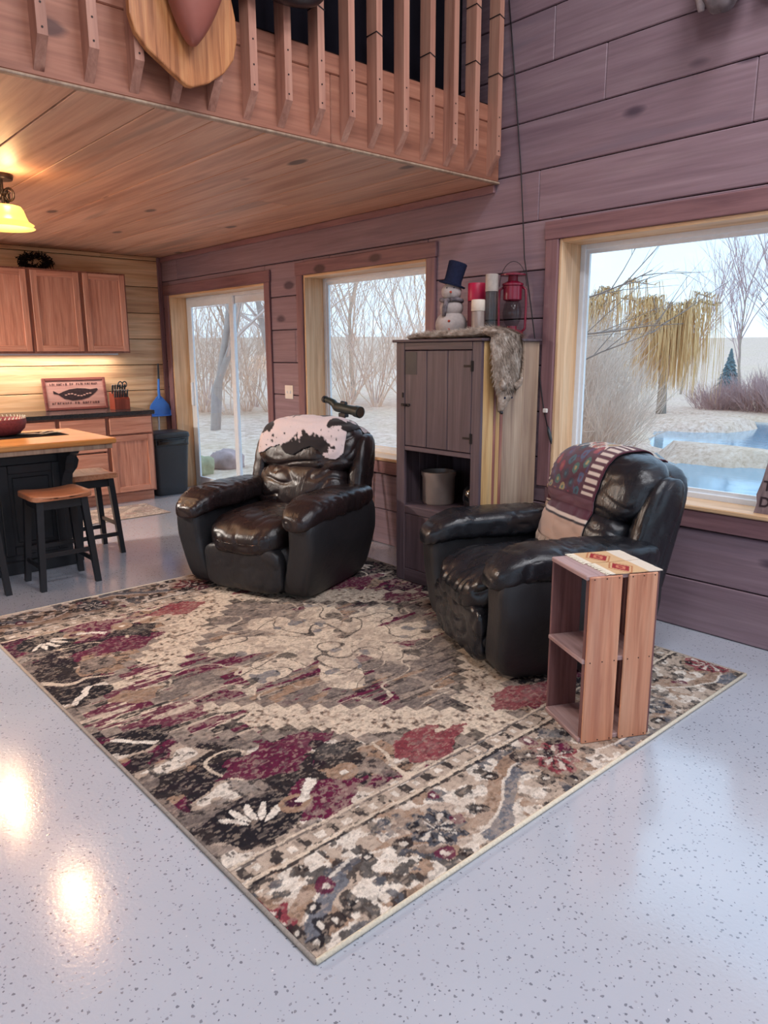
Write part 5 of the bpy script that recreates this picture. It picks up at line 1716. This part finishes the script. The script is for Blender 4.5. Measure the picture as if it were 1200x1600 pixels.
# stools
st = thing('bar_stool', 'black stool with a wooden seat standing before the island front', 'stool', (1.515, 4.86, 0))
def seatdf(q, nr):
    return Vector((q.x, q.y, q.z - .012 * max(0, 1 - (q.x / .15) ** 2) * (q.z > .585)))
MB().pillow((0, 0, .585), (.185, .175, .022), 9, 14, seatdf).build('seat', M['stoolseat'], st, smooth=True)
for sx in (-1, 1):
    for sy in (-1, 1):
        tp, bt = Vector((sx * .135, sy * .115, .566)), Vector((sx * .172, sy * .155, 0))
        lg = MB()
        vs = []
        for (c, h) in ((bt, .017), (tp, .021)):
            vs += [(c.x + a * h, c.y + b * h, c.z) for a, b in ((-1, -1), (1, -1), (1, 1), (-1, 1))]
        lg.add(vs, [(3, 2, 1, 0), (4, 5, 6, 7), (0, 1, 5, 4), (1, 2, 6, 5), (2, 3, 7, 6), (3, 0, 4, 7)]).build('leg', M['black_paint'], st, fix=False)
for sy in (-1, 1):
    box_obj('apron', M['black_paint'], (-.12, .12, sy * .118 - .009, sy * .118 + .009, .505, .565), .003, st)
    box_obj('stretcher', M['black_paint'], (-.155, .155, sy * .139 - .008, sy * .139 + .008, .205, .235), .003, st)
for sx in (-1, 1):
    box_obj('apron', M['black_paint'], (sx * .137 - .009, sx * .137 + .009, -.105, .105, .505, .565), .003, st)
    box_obj('stretcher', M['black_paint'], (sx * .1605 - .008, sx * .1605 + .008, -.14, .14, .13, .16), .003, st)
s2 = copy_tree(st); s2.location = (1.94, 5.46, 0); s2.rotation_euler.z = R(90)
s2['label'] = 'black stool with a wooden seat at the end of the island by the cabinets'
s3 = copy_tree(st); s3.location = (.985, 4.93, 0); s3.rotation_euler.z = R(2)
s3['label'] = 'black stool of which only one leg shows, next along the island front'

# ceiling lamps over the island
def lamp(loc, label, down=3.2):
    lp = thing('ceiling_lamp', label, 'lamp', loc, group='ceiling lamps over the island')
    MB().lathe([(.06, -.03), (.065, -.012), (.06, 0)], 20).build('canopy', M['metal_dark'], lp, smooth='auto')
    MB().tube([(0, 0, -.03), (0, 0, -.17)], .009, 8).lathe([(.05, -.185), (.055, -.172), (.03, -.16)], 16).build('stem', M['metal_dark'], lp, smooth='auto')
    for k in range(4):
        a = R(45 + 90 * k); ca, sa = math.cos(a), math.sin(a)
        pts = []
        for i in range(22):
            w = i / 21 * 2.6 * math.pi; r = .034 * (1 - i / 30)
            pts.append(((.04 - r * math.cos(w) * 1.0) * ca, (.04 - r * math.cos(w)) * sa, -.115 + r * math.sin(w) * 1.3))
        MB().tube(pts, .0075, 6).build('scroll', M['metal_dark'], lp, smooth=True)
    prof = [(.072, -.168), (.090, -.172), (.102, -.19), (.113, -.225), (.124, -.25), (.152, -.268), (.138, -.272), (.156, -.288), (.150, -.291), (.12, -.27), (.104, -.23), (.092, -.195), (.075, -.178)]
    MB().lathe(prof, 32).build('shade', M['lamp_shade'], lp, smooth=True)
    MB().pillow((0, 0, -.205), (.020, .020, .028), 2, 8).build('bulb', M['bulb'], lp, smooth=True)
    for dz, en in ((-.238, down), (-.10, 1.5)):
        d = bpy.data.lights.new('lamp_glow', 'POINT'); d.energy = en; d.color = (1.0, .80, .58) if dz < -.2 else (1.0, .6, .28); d.shadow_soft_size = .045
        o = bpy.data.objects.new('lamp_glow', d); COL.objects.link(o); o.parent = lp; o.location = (0 if dz < -.2 else .0, 0 if dz < -.2 else -.14, dz)
t = NT('amber_glass_shade')
t.col(S(236, 176, 74)); t.b.inputs['Emission Color'].default_value = (1.0, .60, .14, 1); t.b.inputs['Emission Strength'].default_value = .5
M['lamp_shade'] = t.set(.3, .5)
t = NT('warm_bulb'); t.b.inputs['Emission Color'].default_value = (1.0, .82, .5, 1); t.b.inputs['Emission Strength'].default_value = 4
M['bulb'] = t.set(.3, .5)
lamp((1.365, 4.77, ZL), 'amber glass ceiling lamp with dark scrollwork over the island stools')
lamp((1.365, 6.25, ZL), 'second amber glass ceiling lamp, nearer the kitchen cabinets', 6.0)

# slim light strip under the wall cabinets
us = thing('under_cabinet_light', 'slim light strip fixed under the oak wall cabinets', 'lamp', (2.45, 7.56, 1.462))
box_obj('housing', M['vinyl'], (-.65, .65, -.03, .03, -.018, -.001), .003, us)
d = bpy.data.lights.new('strip_glow', 'AREA'); d.shape = 'RECTANGLE'; d.size = 1.3; d.size_y = .05; d.energy = 3.0; d.color = (1.0, .88, .74)
o = bpy.data.objects.new('strip_glow', d); COL.objects.link(o); o.parent = us; o.location = (0, 0, -.022)
# out-of-view fill light added to brighten the kitchen
kl = thing('kitchen_fill_light', 'round flush fill light added on the kitchen ceiling at the far end of the island', 'lamp', (-.7, 6.3, ZL))
MB().lathe([(.17, -.06), (.19, -.045), (.19, -.01), (.18, 0)], 28).build('housing', M['white_plate'], kl, smooth='auto')
d = bpy.data.lights.new('kitchen_fill_glow', 'AREA'); d.shape = 'DISK'; d.size = .34; d.energy = 90.0; d.color = (1.0, .90, .80)
o = bpy.data.objects.new('kitchen_fill_glow', d); COL.objects.link(o); o.parent = kl; o.location = (0, 0, -.064)
